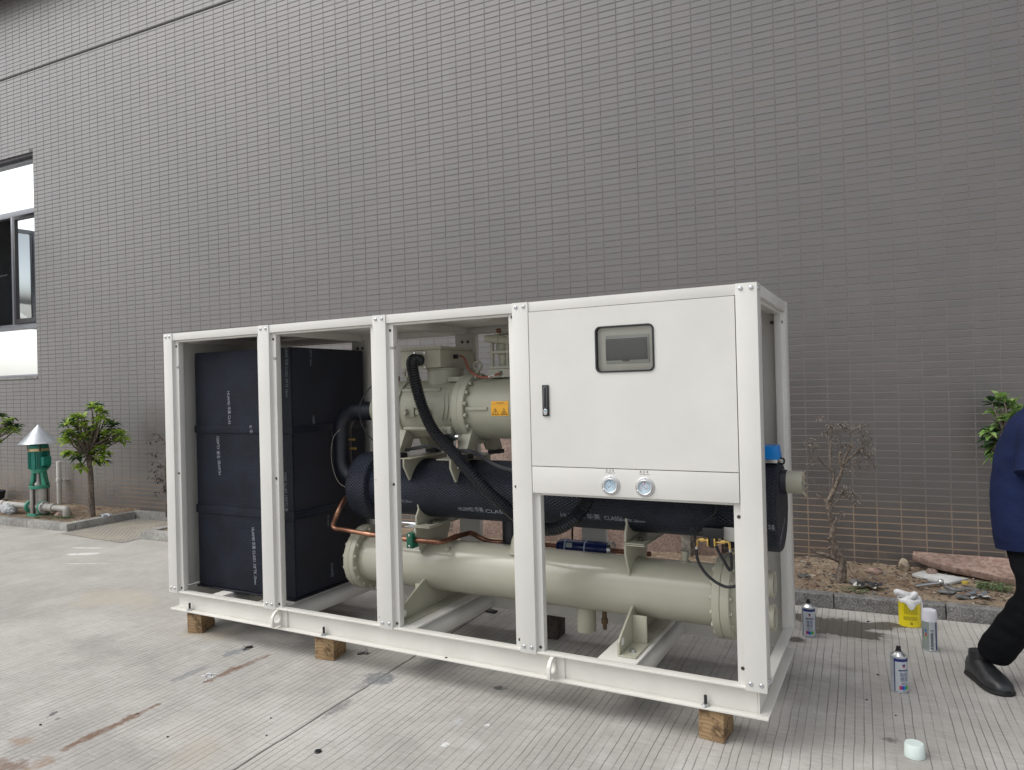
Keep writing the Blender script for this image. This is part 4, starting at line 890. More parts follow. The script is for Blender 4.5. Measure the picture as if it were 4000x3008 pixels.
m = MB(); m.box(ck.x-.020, ck.x+.020, .248, .2785, ck.z-.042, ck.z+.042); m.box(ck.x-.020, ck.x+.020, .281, .310, ck.z-.042, ck.z+.042); cl = m.build('pipe_clamp', GREEN_CL, lq, bevel=.004)
for dz in (-.030, .030): on(lq, BUT, ck.x, .248, ck.z+dz, s=.7)
MB().box(ck.x-.012, ck.x+.022, .3105, .3155, ck.z-.06, ck.z+.06).build('clamp_bracket', STEEL, lq, bevel=.001)
m = MB(); m.box(ck.x-.08, ck.x+.01, .31, .36, .722, .727); m.cyl((ck.x-.16, .36, .735), (ck.x-.02, .36, .735), .009, 10); m.build('bracket_arm', STEEL, lq, bevel=.001)
fd = MB().lathe([(2.40, .0), (2.402, .030), (2.425, .043), (2.70, .043), (2.715, .036), (2.716, 0)], (0, .745, .588), (1, 0, 0), 32).build('filter_drier', NAVY, ch)
LBL = plain('pale_blue_band', (.45, .58, .75), .35)
for x in (2.455, 2.575): MB().cyl((x, .745, .588), (x+.008, .745, .588), .0455, 32).build('band', LBL, fd)
m = MB(); vs = [(x, .745-.0437*math.cos(R(a)), .588+.0437*math.sin(R(a))) for x in (2.468, 2.505) for a in (8, 20, 32, 44)]; m.add(vs, [(i, i+1, i+5, i+4) for i in range(3)]).build('paper_label', plain('grey_label', (.5, .53, .53), .6), fd, smooth=60)
MB().lathe([(2.716, .052), (2.735, .052)], (0, .745, .588), (1, 0, 0), 24).build('drier_flange', STEEL, fd); MB().cyl((2.73, .745, .588), (2.95, .745, .588), .014, 14).build('drier_pipe', COPPER, fd); MB().cyl((2.22, .745, .588), (2.41, .745, .588), .014, 14).build('drier_pipe', COPPER, fd)
for k in range(6): a = R(30+60*k); on(fd, BOLT_S, 2.735, .745+.042*math.cos(a), .588+.042*math.sin(a), (0, 0, R(90)), .6)
for x in (2.43, 2.69): MB().box(x-.01, x+.01, .60, .705, .550, .558).build('drier_strap', BEIGE, fd, bevel=.001)
# pressure switch with brass elbows and black hoses
def q8(x, y, yy=.22): return at_y(*z8(x, y), yy)
a, b = q8(462, 365), q8(828, 580)
pw = MB().box(a.x, b.x, .20, .265, b.z, a.z).build('pressure_switch', BLACK_PL, ch, bevel=.006)
a, b = q8(583, 570), q8(672, 755); MB().box(a.x, b.x, .205, .245, b.z, a.z+.004).build('switch_stem', BLACK_PL, pw, bevel=.004)
a, b = q8(832, 380, .235), q8(1060, 655, .235); MB().box(a.x, b.x+.03, .240, .246, b.z, a.z).build('mounting_plate', WHITE, pw, bevel=.001)
for xa_, xb_ in ((548, 580), (675, 708)):
    a, b = q8(xa_, 570), q8(xb_, 715); MB().box(a.x, b.x, .195, .250, b.z, a.z).build('brass_flange', BRASS, pw, bevel=.001)
for xa_, xb_, y_ in ((410, 490, 612), (790, 868, 650)):
    a, b = q8(xa_, y_), q8(xb_, y_); MB().cyl(a, b, .0095, 6).build('brass_nut', BRASS, pw)
    for e_ in ((480, 555), (700, 800)):
        if abs((e_[0]-xa_)) < 150: a, b = q8(e_[0], y_+5), q8(e_[1], y_+10); MB().cyl(a, b, .0065, 10).build('brass_stem', BRASS, pw)
MB().tube(spline([q8(412, 605), q8(370, 608), q8(348, 650), q8(336, 745)], 6), .0055, 10).build('brass_elbow', BRASS, pw)
MB().tube(spline([q8(866, 650), q8(920, 652), q8(945, 690), q8(958, 800)], 6), .0055, 10).build('brass_elbow', BRASS, pw)
MB().cyl(q8(337, 735), q8(333, 785), .0062, 10).build('ferrule', STEEL, pw); MB().cyl(q8(958, 790), q8(962, 840), .0062, 10).build('ferrule', STEEL, pw)
MB().tube(spline([q8(333, 785), q8(335, 880), q8(390, 1060), q8(520, 1250), q8(700, 1400), q8(860, 1478), q8(960, 1488), q8(1080, 1472)], 8), .0065, 10).build('capillary_hose', RUBBER, pw)
MB().tube(spline([q8(962, 840), q8(985, 980), q8(985, 1130), q8(965, 1170), q8(930, 1150), q8(820, 960), q8(740, 820), q8(705, 725)], 8), .0065, 10).build('capillary_hose', RUBBER, pw)
MB().tube(spline([q8(705, -60, .23), q8(690, 90, .23), q8(590, 200, .23), q8(400, 310, .23), q8(345, 400, .22), q8(315, 480, .21), q8(320, 560, .21), q8(280, 640, .2), q8(230, 690, .2), q8(260, 755, .2), q8(320, 700, .2), q8(290, 560, .2), q8(225, 440, .2), q8(260, 395, .2), q8(320, 470, .2), q8(380, 460, .21), q8(450, 475, .22)], 8), .0032, 7).build('switch_lead', RUBBER, pw)
MB().cyl(q8(375, 465), q8(460, 475), .010, 12).build('lead_gland', BLACK_PL, pw)

# ================================================================ THINGS ON THE GROUND
def timber(label, x, y, w, dpt, h, rot, mat=WOOD):
    m = MB().box(-w/2, w/2, -dpt/2, dpt/2, 0, h)
    for i, p in enumerate(m.v): m.v[i] = (p[0]+rng.uniform(-.004, .004), p[1]+rng.uniform(-.004, .004), p[2])
    o = m.build('timber_block', mat, bevel=.006); o.location = (x, y, .0005); o.rotation_euler = (0, 0, R(rot)); return tag(o, label, 'wood block', 'timber blocks under the chiller')
HB = ZB-.0015
timber('sawn timber block with rounded corners under the left end of the base', .165, .105, .095, .16, HB, 20)
timber('stained square timber block under the front beam between the two lifting lugs, beside loose screws', 1.255, .10, .125, .14, HB, 12)
timber('pale timber block with clear growth rings under the right front corner', 3.425, .095, .105, .145, HB, -5)
timber('dark old timber block under the rear beam', 2.265, .915, .13, .13, HB, 3, OLDWOOD)
timber('blackened timber block under the rear beam behind the tank', .50, .90, .12, .14, HB, 0, OLDWOOD)

# ---------------------------------------------------------------- spray cans
SILV = plain('silver_can_lacquer', (.62, .65, .68), .28, .55, var=.03); CANBLUE = plain('can_blue_print', (.018, .03, .16), .3); PANEL = plain('can_silver_panel', (.56, .60, .64), .35, .3)
def can_print(par, r, patches, words_):
    for k, (p0, p1, z0, z1, mat) in enumerate(patches):
        n = max(2, int(abs(p1-p0)/8)); rr = r+.0003+.00022*k; vs = []; fs = []
        for i in range(n+1):
            a = R(p0+(p1-p0)*i/n); vs += [(rr*math.sin(a), -rr*math.cos(a), z0), (rr*math.sin(a), -rr*math.cos(a), z1)]
            if i: fs.append((2*i-2, 2*i, 2*i+1, 2*i-1))
        MB().add(vs, fs).build('printed_panel', mat, par, smooth=60)
    for body, phi, z, w_, h, mat in words_:
        rr = r+.0003+.00022*len(patches)+.0003
        lettering(body, lambda a, b: (rr*math.sin(R(phi)+(a-w_/2)/rr), -rr*math.cos(R(phi)+(a-w_/2)/rr), z+b), mat, par, width=w_, height=h)
CC = [plain('swatch_'+n, c, .4) for n, c in (('red', (.5, .03, .06)), ('violet', (.16, .04, .30)), ('blue', (.02, .07, .42)), ('cyan', (.02, .28, .45)), ('green', (.03, .32, .08)), ('lime', (.30, .48, .04)))]
def spray_can(label, x, y, face, opened_=True):
    t_ = thing('spray_can', label, 'spray can', (x, y, .0008), R(face), 'spray paint cans on the concrete'); r = .0378
    MB().lathe([(0, .034), (.002, r), (.004, r+.0008), (.006, r), (.166, r), (.168, r+.001), (.172, r+.001), (.173, r-.001)], (0, 0, 0), (0, 0, 1), 40).build('can_body', SILV, t_, smooth=40)
    if opened_:
        MB().lathe([(.172, r-.001), (.170, r-.003), (.175, .030), (.184, .021), (.187, .0165), (.187, .0145), (.190, .0145), (.192, .012), (.192, 0)], (0, 0, 0), (0, 0, 1), 36).build('can_shoulder', plain('bare_tin', (.72, .73, .72), .25, .9), t_, smooth=40)
        m = MB(); m.lathe([(.190, .0145), (.197, .012), (.197, .0105), (.212, .0105), (.213, .009)], (0, 0, 0), (0, 0, 1), 18); m.box(-.003, .003, -.014, -.008, .202, .209); m.build('nozzle', BLACK_PL, t_)
        w_ = 58
        can_print(t_, r, [(-w_-8, w_+8, .006, .164, CANBLUE), (-w_, w_, .008, .150, PANEL), (-84, -72, .012, .158, PANEL), (-34, 34, .106, .113, CANBLUE)]
                  + [(-32+11*i, -21+11*i, .019, .037, CC[i]) for i in range(6)] + [(-9, 9, .132, .139, CANBLUE), (-8, 8, .125, .131, CC[0])],
                  [('自动', 0, .083, .034, .016, CANBLUE), ('喷漆', 0, .060, .034, .016, CANBLUE), ('AEROSOL PAINT', 0, .1075, .026, .004, PANEL), ('手摇自喷  快干', 0, .048, .03, .0045, CANBLUE), ('环保 亮光', 0, .0415, .03, .0045, CANBLUE), ('400ML', 0, .011, .018, .0045, CANBLUE)])
        can_print(t_, r, [(-112, -88, .012+.0*i, .158, PANEL) for i in range(1)], [])
    else:
        MB().lathe([(.160, r+.0018), (.214, r-.002), (.219, r-.004), (.2195, 0)], (0, 0, 0), (0, 0, 1), 40).build('cap', plain('white_cap_plastic', (.74, .74, .80), .4), t_, smooth=40)
        GG = plain('grey_green_panel', (.27, .31, .29), .4)
        can_print(t_, r, [(-80, -8, .006, .158, GG), (-6, 38, .008, .158, PANEL), (44, 58, .006, .158, CANBLUE), (2, 26, .112, .116, PRINT_K), (2, 26, .012, .018, PRINT_K)]
                  + [(-36, -25, .07+.010*i, .079+.010*i, CC[c]) for i, c in enumerate((5, 0, 0, 3, 2))], [])
        for i in range(30):
            z_ = .024+.0028*i; can_print(t_, r+.0014, [(4, 26-rng.uniform(0, 6), z_, z_+.0014, PRINT_K)], []) if i % 1 == 0 and i < 28 else None
        lettering('彩色喷漆', lambda a, b: ((r+.0018)*math.sin(R(-50)-b/r), -(r+.0018)*math.cos(R(-50)-b/r), .075+a), PRINT_K, t_, width=.045, height=.007)
    return t_
spray_can('uncapped blue and silver spray can standing alone on the open concrete', 4.116, .90, 32)
spray_can('uncapped blue and silver spray can beside the wet patch by the frame corner', 3.650, 1.53, 14)
spray_can('grey spray can with a lilac white cap standing near the yellow tin', 4.268, 1.565, 0, False)
LOOSECAP = plain('mint_white_cap', (.70, .80, .77), .4)
m = MB().lathe([(0, .0375), (.002, .0385), (.046, .0355), (.052, .0325), (.0525, 0)], (0, 0, 0), (0, 0, 1), 44); o = m.build('can_cap', LOOSECAP, smooth=40); o.location = (4.166, .245, .0008); tag(o, 'loose white plastic cap standing by itself on the concrete', 'cap')

# yellow tin and the glove on it
YEL = plain('yellow_tin_print', (.80, .66, .01), .35, var=.05, bs=.12, bscale=18)
tin = thing('yellow_tin', 'yellow round tin with black small print standing against the granite kerb', 'tin can', (4.176, 1.976, .0008))
TR = .0605
tb_ = MB().lathe([(0, TR), (.0015, TR+.001), (.004, TR), (.150, TR), (.153, TR+.0012), (.156, TR), (.1555, TR-.004), (.150, TR-.005), (.150, 0)], (0, 0, 0), (0, 0, 1), 48).build('tin_body', YEL, tin, smooth=40)
m = MB()
def tinpatch(m, p0, p1, z0, z1, r=TR+.0006):
    n = max(1, int(abs(p1-p0)/9)+1)
    for i in range(n):
        a, b = R(p0+(p1-p0)*i/n), R(p0+(p1-p0)*(i+1)/n); m.add([(r*math.sin(a), -r*math.cos(a), z0), (r*math.sin(b), -r*math.cos(b), z0), (r*math.sin(b), -r*math.cos(b), z1), (r*math.sin(a), -r*math.cos(a), z1)], [(0, 1, 2, 3)])
for i, (z_, a, b) in enumerate([(.136-.0052*i, -30, 44) for i in range(12)]+[(.062-.0048*i, -32, 42) for i in range(5)]):
    x_ = a
    while x_ < b-3: w_ = rng.uniform(3, 12); tinpatch(m, x_, min(b, x_+w_), z_, z_+.0017); x_ += w_+rng.uniform(1, 3)
for z_ in (.030, .13): tinpatch(m, -75, -62, z_, z_+.001)
m.build('small_print', plain('tin_ink', (.10, .09, .02), .6), tin, smooth=0)['kind'] = 'stuff'
m = MB()
for k in range(3):                                                    # recycling triangle
    a0 = R(90+120*k); a1 = R(90+120*(k+1)); c0 = (.009*math.cos(a0), .009*math.sin(a0)); c1 = (.009*math.cos(a1), .009*math.sin(a1))
    s0 = [c0[i]+(c1[i]-c0[i])*.12 for i in (0, 1)]; s1 = [c0[i]+(c1[i]-c0[i])*.72 for i in (0, 1)]; nx, ny = -(c1[1]-c0[1])*.09, (c1[0]-c0[0])*.09; tip = [c0[i]+(c1[i]-c0[i])*.95 for i in (0, 1)]
    for q in ([(s0[0]+nx, s0[1]+ny), (s0[0]-nx, s0[1]-ny), (s1[0]-nx, s1[1]-ny), (s1[0]+nx, s1[1]+ny)], [(s1[0]+2*nx, s1[1]+2*ny), (s1[0]-2*nx, s1[1]-2*ny), (tip[0], tip[1])]):
        m.add([((TR+.0007)*math.sin(R(8)+a/TR), -(TR+.0007)*math.cos(R(8)+a/TR), .024+b) for a, b in q], [tuple(range(len(q)))])
m.build('recycling_mark', PRINT_K, tin, smooth=0)
GLOVE = plain('white_cotton_glove', (.72, .72, .73), .9, var=.10, vs=40, bs=.5, bscale=220)
gl = thing('work_glove', 'crumpled white cotton glove draped over the yellow tin', 'glove', (4.176, 1.976, .157))
m = MB(); vs = []; fs = []; NA, NR = 40, 9
for i in range(NA):
    a = 2*math.pi*i/NA; d_ = (a-R(280)+math.pi) % (2*math.pi)-math.pi
    drop = .044*math.exp(-(d_/.42)**2)+.004*math.sin(5*a)+.010
    for j in range(NR):
        s = j/(NR-1); rad = (TR+.004)*min(1., s*1.35)
        z = .003+.022*(1-min(1, s*1.35))*(1+.7*math.sin(3*a+1))+.005*math.sin(7*a+9*s)*s-(drop*max(0., (s-.72)/.28))
        vs.append(((rad+.002*math.sin(9*a))*math.sin(a+math.pi/2), -(rad+.002*math.sin(9*a))*math.cos(a+math.pi/2), z))
for i in range(NA):
    for j in range(NR-1): k = (i+1) % NA; fs.append((i*NR+j, k*NR+j, k*NR+j+1, i*NR+j+1))
m.add(vs, fs).build('palm', GLOVE, gl, smooth=80)
for pts_, rs in (([(-.005, .0, .018), (-.04, -.012, .030), (-.068, -.018, .040), (-.082, -.02, .044)], [.022, .022, .019, .007]), ([(.01, .01, .02), (.03, -.012, .034), (.018, -.034, .026), (-.004, -.046, .008)], [.017, .018, .015, .006]),
                 ([(.03, .005, .016), (.052, -.004, .010), (.0635, -.008, -.03), (.065, -.01, -.075), (.066, -.01, -.105), (.068, -.012, -.12)], [.012, .012, .008, .0075, .009, .004])):
    q = spline(pts_, 6); rr = [rs[min(len(rs)-1, i//6)]*(1-(i % 6)/6)+rs[min(len(rs)-1, i//6+1)]*((i % 6)/6) for i in range(len(q))]
    MB().tube(q, rr, 12).build('finger', GLOVE, gl, smooth=80)

# loose screws, rubber scrap, disc, threads on the concrete
def hexbolt(name, label, p, rot, washer=True):
    t_ = thing(name, label, 'bolt', p, rot, 'loose bolts on the concrete')
    MB().lathe([(0, .0125), (.012, .0125), (.013, .0105)], (0, 0, .013), (1, .05, 0), 6).build('bolt_head', STEEL, t_, smooth=20)
    if washer: MB().lathe([(-.004, .019), (-.001, .019)], (0, 0, .0195), (1, .05, -.15), 20).build('washer', STEEL, t_, smooth=20)
    MB().lathe([(-.05, .004), (-.042, .0068), (-.002, .0068)], (0, 0, .011), (1, .02, .10), 10).build('bolt_shank', plain('dark_thread', (.10, .10, .10), .4, .8), t_); return t_
hexbolt('hex_bolt', 'bright zinc hex bolt lying alone in front of the left lifting lug', (.718, -.04, .0), R(250), False)
hexbolt('hex_bolt', 'zinc hex bolt with a washer lying beside the stained timber block', (1.425, .205, .0), R(40))
o = MB().prism([(-.035, -.02), (.04, -.025), (.045, .015), (-.005, .03), (-.04, .025)], 'xy', .001, .014).build('rubber_scrap', RUBBER, bevel=.003); o.location = (1.70, 1.16, 0); tag(o, 'small black foam offcut on the concrete under the condenser', 'scrap')
o = MB().lathe([(0, .015), (.003, .0155), (.006, .013), (.0065, 0)], (0, 0, .001), (0, 0, 1), 24).build('plastic_disc', BLACK_PL); o.location = (1.97, -.76, 0); tag(o, 'small black plastic disc lying on the concrete', 'disc')
THREAD = plain('white_thread', (.75, .77, .8), .8)
def threads(label, c, n, sp):
    m = MB()
    for k in range(n):
        p = [Vector((c[0]+rng.uniform(-sp, sp), c[1]+rng.uniform(-sp, sp)*.6, .003))]
        for j in range(6): p.append(p[-1]+Vector((rng.uniform(-.018, .018), rng.uniform(-.018, .018), rng.uniform(-.0015, .002))))
        m.tube(spline(p, 4), .0012, 5)
    return tag(m.build('thread_tangle', THREAD), label, 'thread')
threads('tangle of white thread on the concrete by the rust streak', (.865, -.40), 9, .03)
for x, y, s in ((1.55, -.62, .006), (.62, -1.13, .007), (4.02, 1.06, .007), (3.95, 1.93, .009), (1.66, -.75, .005), (.93, -.86, .005), (1.27, -.95, .006), (3.98, .72, .006), (4.10, .60, .005)):
    m = MB().ball((0, 0, s*.35), s, 8, 5, (1, .8, .45)); m.v = [(a+rng.uniform(-1, 1)*s*.2, b+rng.uniform(-1, 1)*s*.2, max(.0005, c)) for a, b, c in m.v]
    o = m.build('grit_chip', plain('dark_grit', (.03, .03, .03), .8) if 'dark_grit' not in bpy.data.materials else bpy.data.materials['dark_grit'], smooth=0); o.location = (x, y, 0)
    tag(o, 'dark crumb of grit lying on the grooved concrete', 'grit', 'dark crumbs on the concrete')

# ================================================================ PLANTING BED THINGS
def rock(name, label, u, v, r, sq=(1, .8, .6), mat=STONE, seed=0, cat='stone', z=None):
    m = MB().ball((0, 0, 0), r, 12, 8, sq); rr = random.Random(seed)
    m.v = [tuple(Vector(p)*(1+.35*mnoise.noise(Vector(p)*(1.4/r)+Vector((seed, 0, 0))))) for p in m.v]
    o = m.build(name, mat, smooth=28); o.location = wall_pt(u, v, z if z is not None else .075+r*sq[2]*.55); o.rotation_euler = (0, 0, rr.uniform(0, 6)); return tag(o, label, cat)
rock('field_stone', 'pale angular stone against the end of the red slab', .354, -.10, .055, (.9, .7, 1.), seed=3)
rock('field_stone', 'brown rounded stone on the white broken panel', .52, -.235, .05, (1, .8, .75), PINK_SLAB, 5)
rock('field_stone', 'brown stone below the pump outlet elbow', -8.66, -.66, .075, (1.1, .8, .75), PINK_SLAB, 8)
rock('field_stone', 'small tan stone beside the bare tree trunk', -.21, -.40, .026, seed=9); rock('field_stone', 'tan pebble pair lying left of the bare tree', -.26, -.52, .022, (1.3, .8, .6), seed=11)
rock('brick_bit', 'broken brown brick bit on the soil', .15, -.27, .042, (1.5, .6, .6), RED_STONE, 12, 'brick')
rock('field_stone', 'grey stone in front of the bare tree roots', .02, -.63, .034, (1, 1, .7), KERB_G, 14)
# red sandstone slab lying in the bed
sl_ = [(.41, -.06), (.52, -.16), (.66, -.22), (.80, -.26), (.95, -.32), (1.02, -.335), (1.7, -.38), (1.75, -.05), (.9, .0-.02), (.42, -.012)]
m = MB().prism([(a, b+.30) for a, b in sl_], 'xy', -.028, .022); o = m.build('stone_slab', RED_STONE, bevel=.006)
o.location = wall_pt(0, -.30, .112); o.rotation_euler = (R(15), 0, WA); tag(o, 'long reddish rough sandstone slab lying in the bed along the wall', 'slab')
# slabs leaning on the wall behind the chiller
for k, (ua, ub, h, lab) in enumerate(((-3.50, -2.28, .96, 'pinkish stone slab leaning on the wall, seen under the black barrel'), (-2.26, -.965, .98, 'reddish stained stone slab leaning on the wall beside a grey stake'))):
    o = MB().box(0, ub-ua, 0, .035, 0, h).build('leaning_slab', PINK_SLAB, bevel=.004); o.location = wall_pt(ua, -.125, .065); o.rotation_euler = (R(-6.2), 0, WA); tag(o, lab, 'slab')
o = MB().box(0, .075, 0, .05, 0, .62).build('timber_stake', plain('mouldy_timber', (.20, .19, .165), .9, var=.4, vs=20, bs=.5, bscale=50), bevel=.004); o.location = wall_pt(-1.275, -.20, .05); o.rotation_euler = (R(-4), 0, WA); tag(o, 'grey mouldy timber stake leaning before the stone slab', 'stake')
# broken panel, tube, scraps
WPANEL = plain('white_broken_panel', (.50, .51, .50), .6, var=.2, vs=9, bs=.2); GRP = plain('grey_blue_panel', (.12, .14, .17), .6)
m = MB().prism([(.39, -.30), (.573, -.495), (.73, -.33), (.47, -.20)], 'xy', 0, .018); o = m.build('broken_panel', WPANEL, bevel=.002); o.location = wall_pt(0, 0, .088); o.rotation_euler = (R(2), R(-1), WA); tag(o, 'broken white panel lying on the soil before the red slab', 'panel')
m = MB().cyl((0, 0, 0), (.17, .09, .012), .011, 12); m.ball((.17, .09, .016), .020, 10, 6); o = m.build('metal_tube', STEEL); o.location = wall_pt(.39, -.62, .096); o.rotation_euler = (0, 0, WA+.1); tag(o, 'short shiny metal tube lying beside the broken white panel', 'tube')
o = MB().lathe([(0, .022), (.016, .020), (.018, .016), (.012, .014), (.012, 0)], (0, 0, 0), (0, 0, 1), 18).build('bottle_cap', plain('mustard_cap', (.45, .33, .06), .5)); o.location = wall_pt(.70, -.44, .095); tag(o, 'mustard yellow bottle cap on the soil', 'cap')
for u, v, a, lab in ((.57, -.66, 20, 'flat grey slate chip on the soil near the kerb'), (.62, -.57, -30, 'grey slate chip pointing at the weeds'), (.66, -.75, 10, 'thin dark slate chip by the kerb top'), (-.31, -.55, 60, 'greenish slate chip beside the frame corner'), (.72, -.54, 0, 'brown flat chip under the sandstone slab')):
    m = MB().prism([(-.06, -.02), (.02, -.035), (.06, .0), (.01, .03), (-.05, .02)], 'xy', 0, .008); o = m.build('slate_chip', GREY_FRAG, bevel=.001); o.location = wall_pt(u, v, .083); o.rotation_euler = (R(4), R(3), R(a)); tag(o, lab, 'stone chip')
def rag(name, label, u, v, mats, s=.07, seed=1):
    t_ = thing(name, label, 'rag', wall_pt(u, v, .09), WA)
    rr = random.Random(seed)
    for k, mt in enumerate(mats):
        m = MB(); n = 14; vs = []; fs = []; ox, oy = rr.uniform(-.03, .03), rr.uniform(-.03, .03)
        for j in range(n):
            for i in range(n):
                x, y = (i/(n-1)-.5)*s*2.2, (j/(n-1)-.5)*s*1.2
                vs.append((x+ox+.02*mnoise.noise(Vector((x*20, y*20, seed+k))), y+oy+.02*mnoise.noise(Vector((x*20, y*20, 5+seed+k))), .012+.028*mnoise.noise(Vector((x*28, y*28, seed+k*3)))+.012*k))
        for j in range(n-1):
            for i in range(n-1):
                if rr.random() > .06: fs.append((j*n+i, j*n+i+1, (j+1)*n+i+1, (j+1)*n+i))
        m.add(vs, fs).build('cloth_fold', mt, t_, smooth=60)
rag('plastic_litter', 'crumpled black and white plastic litter on the soil by the kerb', .10, -.74, [plain('dirty_white_plastic', (.55, .54, .50), .5, var=.2, vs=30), RUBBER], .065, 3)
rag('plastic_litter', 'crumpled clear and dark wrapper lying at the kerb behind the walking person', .73, -.76, [plain('pale_wrapper', (.50, .51, .52), .4, var=.2, vs=30), GRP], .05, 6)
rag('plastic_litter', 'pale torn wrapper on the soil beside the pump base', -8.10, -.50, [plain('blue_white_wrapper', (.55, .58, .62), .45, var=.2, vs=20)], .07, 9)
# scattered chips, pebbles and leaf litter too many to count
m = MB(); rr = random.Random(21)
for k in range(2000):
    u = rr.uniform(-.9, 1.9) if k < 1700 else (rr.uniform(-10.6, -8.2) if k < 2200 else rr.uniform(-6.6, -.9)); v = -.90+.88*rr.random(); s = rr.uniform(.002, .008)*(1.6 if rr.random() < .08 else 1)
    c_ = wall_pt(u, v, .070+.02*mnoise.fractal(Vector((u*1.6, v*1.6, 1)), 1., 2., 3)+.012*mnoise.noise(Vector((u*9, v*9, 4)))+.02*(v+.93)+.004); a = rr.uniform(0, 6.28); e = Vector((math.cos(a), math.sin(a), rr.uniform(-.3, .3)))*s*rr.uniform(1, 2.4); f_ = Vector((-math.sin(a), math.cos(a), rr.uniform(-.3, .3)))*s; h = Vector((0, 0, s*rr.uniform(.2, .7)))
    m.add([c_-e-f_, c_+e-f_, c_+e*.8+f_, c_-e*.9+f_, c_-e*.6-f_*.6+h, c_+e*.6-f_*.5+h, c_+e*.5+f_*.6+h, c_-e*.6+f_*.6+h], [(4, 5, 6, 7), (0, 1, 5, 4), (1, 2, 6, 5), (2, 3, 7, 6), (3, 0, 4, 7)])
def litter_mat():
    t = NT('soil_litter'); n = t.n('NewGeometry').outputs['Random Per Island']; r_ = t.n('ValToRGB'); cr = r_.color_ramp; cr.interpolation = 'CONSTANT'
    cols = [(.10, .07, .05), (.18, .14, .10), (.28, .235, .175), (.15, .14, .13), (.06, .045, .038), (.20, .13, .085), (.33, .30, .26)]
    cr.elements[0].color = (*cols[0], 1); cr.elements[1].position = 1/7; cr.elements[1].color = (*cols[1], 1)
    for i in range(2, 7): e = cr.elements.new(i/7); e.color = (*cols[i], 1)
    t.t.links.new(n, r_.inputs[0]); t.set(col=r_.outputs[0], rough=.9); return t.m
me = bpy.data.meshes.new('soil_litter'); me.from_pydata(m.v, [], m.f); me.materials.append(litter_mat()); o = link('soil_litter', me); o['kind'] = 'stuff'

# ---------------------------------------------------------------- plants
def leaf_mat(name, ramp, rough=.45):
    t = NT(name); n = t.n('NewGeometry').outputs['Random Per Island']; r_ = t.n('ValToRGB'); cr = r_.color_ramp
    cr.elements[0].color = (*ramp[0], 1); cr.elements[1].color = (*ramp[-1], 1)
    for i, c in enumerate(ramp[1:-1]): e = cr.elements.new((i+1)/(len(ramp)-1)); e.color = (*c, 1)
    t.t.links.new(n, r_.inputs[0]); t.set(col=r_.outputs[0], rough=rough)
    tr = t.n('BsdfTranslucent'); t.t.links.new(r_.outputs[0], tr.inputs[0]); mx = t.n('MixShader'); mx.inputs[0].default_value = .35
    t.t.links.new(t.b.outputs[0], mx.inputs[1]); t.t.links.new(tr.outputs[0], mx.inputs[2]); t.t.links.new(mx.outputs[0], t.out.inputs[0]); return t.m
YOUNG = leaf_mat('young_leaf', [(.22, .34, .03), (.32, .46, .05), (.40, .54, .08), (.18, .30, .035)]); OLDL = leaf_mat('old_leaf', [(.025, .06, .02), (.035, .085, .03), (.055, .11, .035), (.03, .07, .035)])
FRESH = leaf_mat('fresh_leaf', [(.18, .32, .08), (.26, .42, .12), (.13, .25, .06), (.33, .46, .16)]); DRY = leaf_mat('dry_leaf', [(.30, .27, .24), (.16, .13, .11), (.42, .38, .34)], .8); DDRY = leaf_mat('dark_dry_leaf', [(.06, .04, .045), (.10, .07, .07), (.035, .025, .028)], .8)
BARK = stone_mat('grey_brown_bark', (.09, .07, .056), (.24, .20, .165), 45, .7); BARK2 = stone_mat('dull_bark', (.10, .085, .07), (.21, .18, .15), 50, .6)
def leaf(m, p, d, l, w, up=None, droop=.35, rr=rng):
    d = d.normalized(); s = d.cross(up or Vector((0, 0, 1)))
    if s.length < .05: s = Vector((1, 0, 0))
    s.normalize(); n = s.cross(d); tip = p+d*l-Vector((0, 0, l*droop)); mid = p+d*(l*.5)-Vector((0, 0, l*droop*.22)); q1 = p+d*(l*.22)
    f = n*(w*.28)
    m.add([p, q1+s*w*.36+f*.6, mid+s*w*.5+f, tip, mid-s*w*.5+f, q1-s*w*.36+f*.6, mid, q1], [(0, 7, 1), (1, 7, 6, 2), (2, 6, 3), (0, 5, 7), (5, 4, 6, 7), (4, 3, 6)])
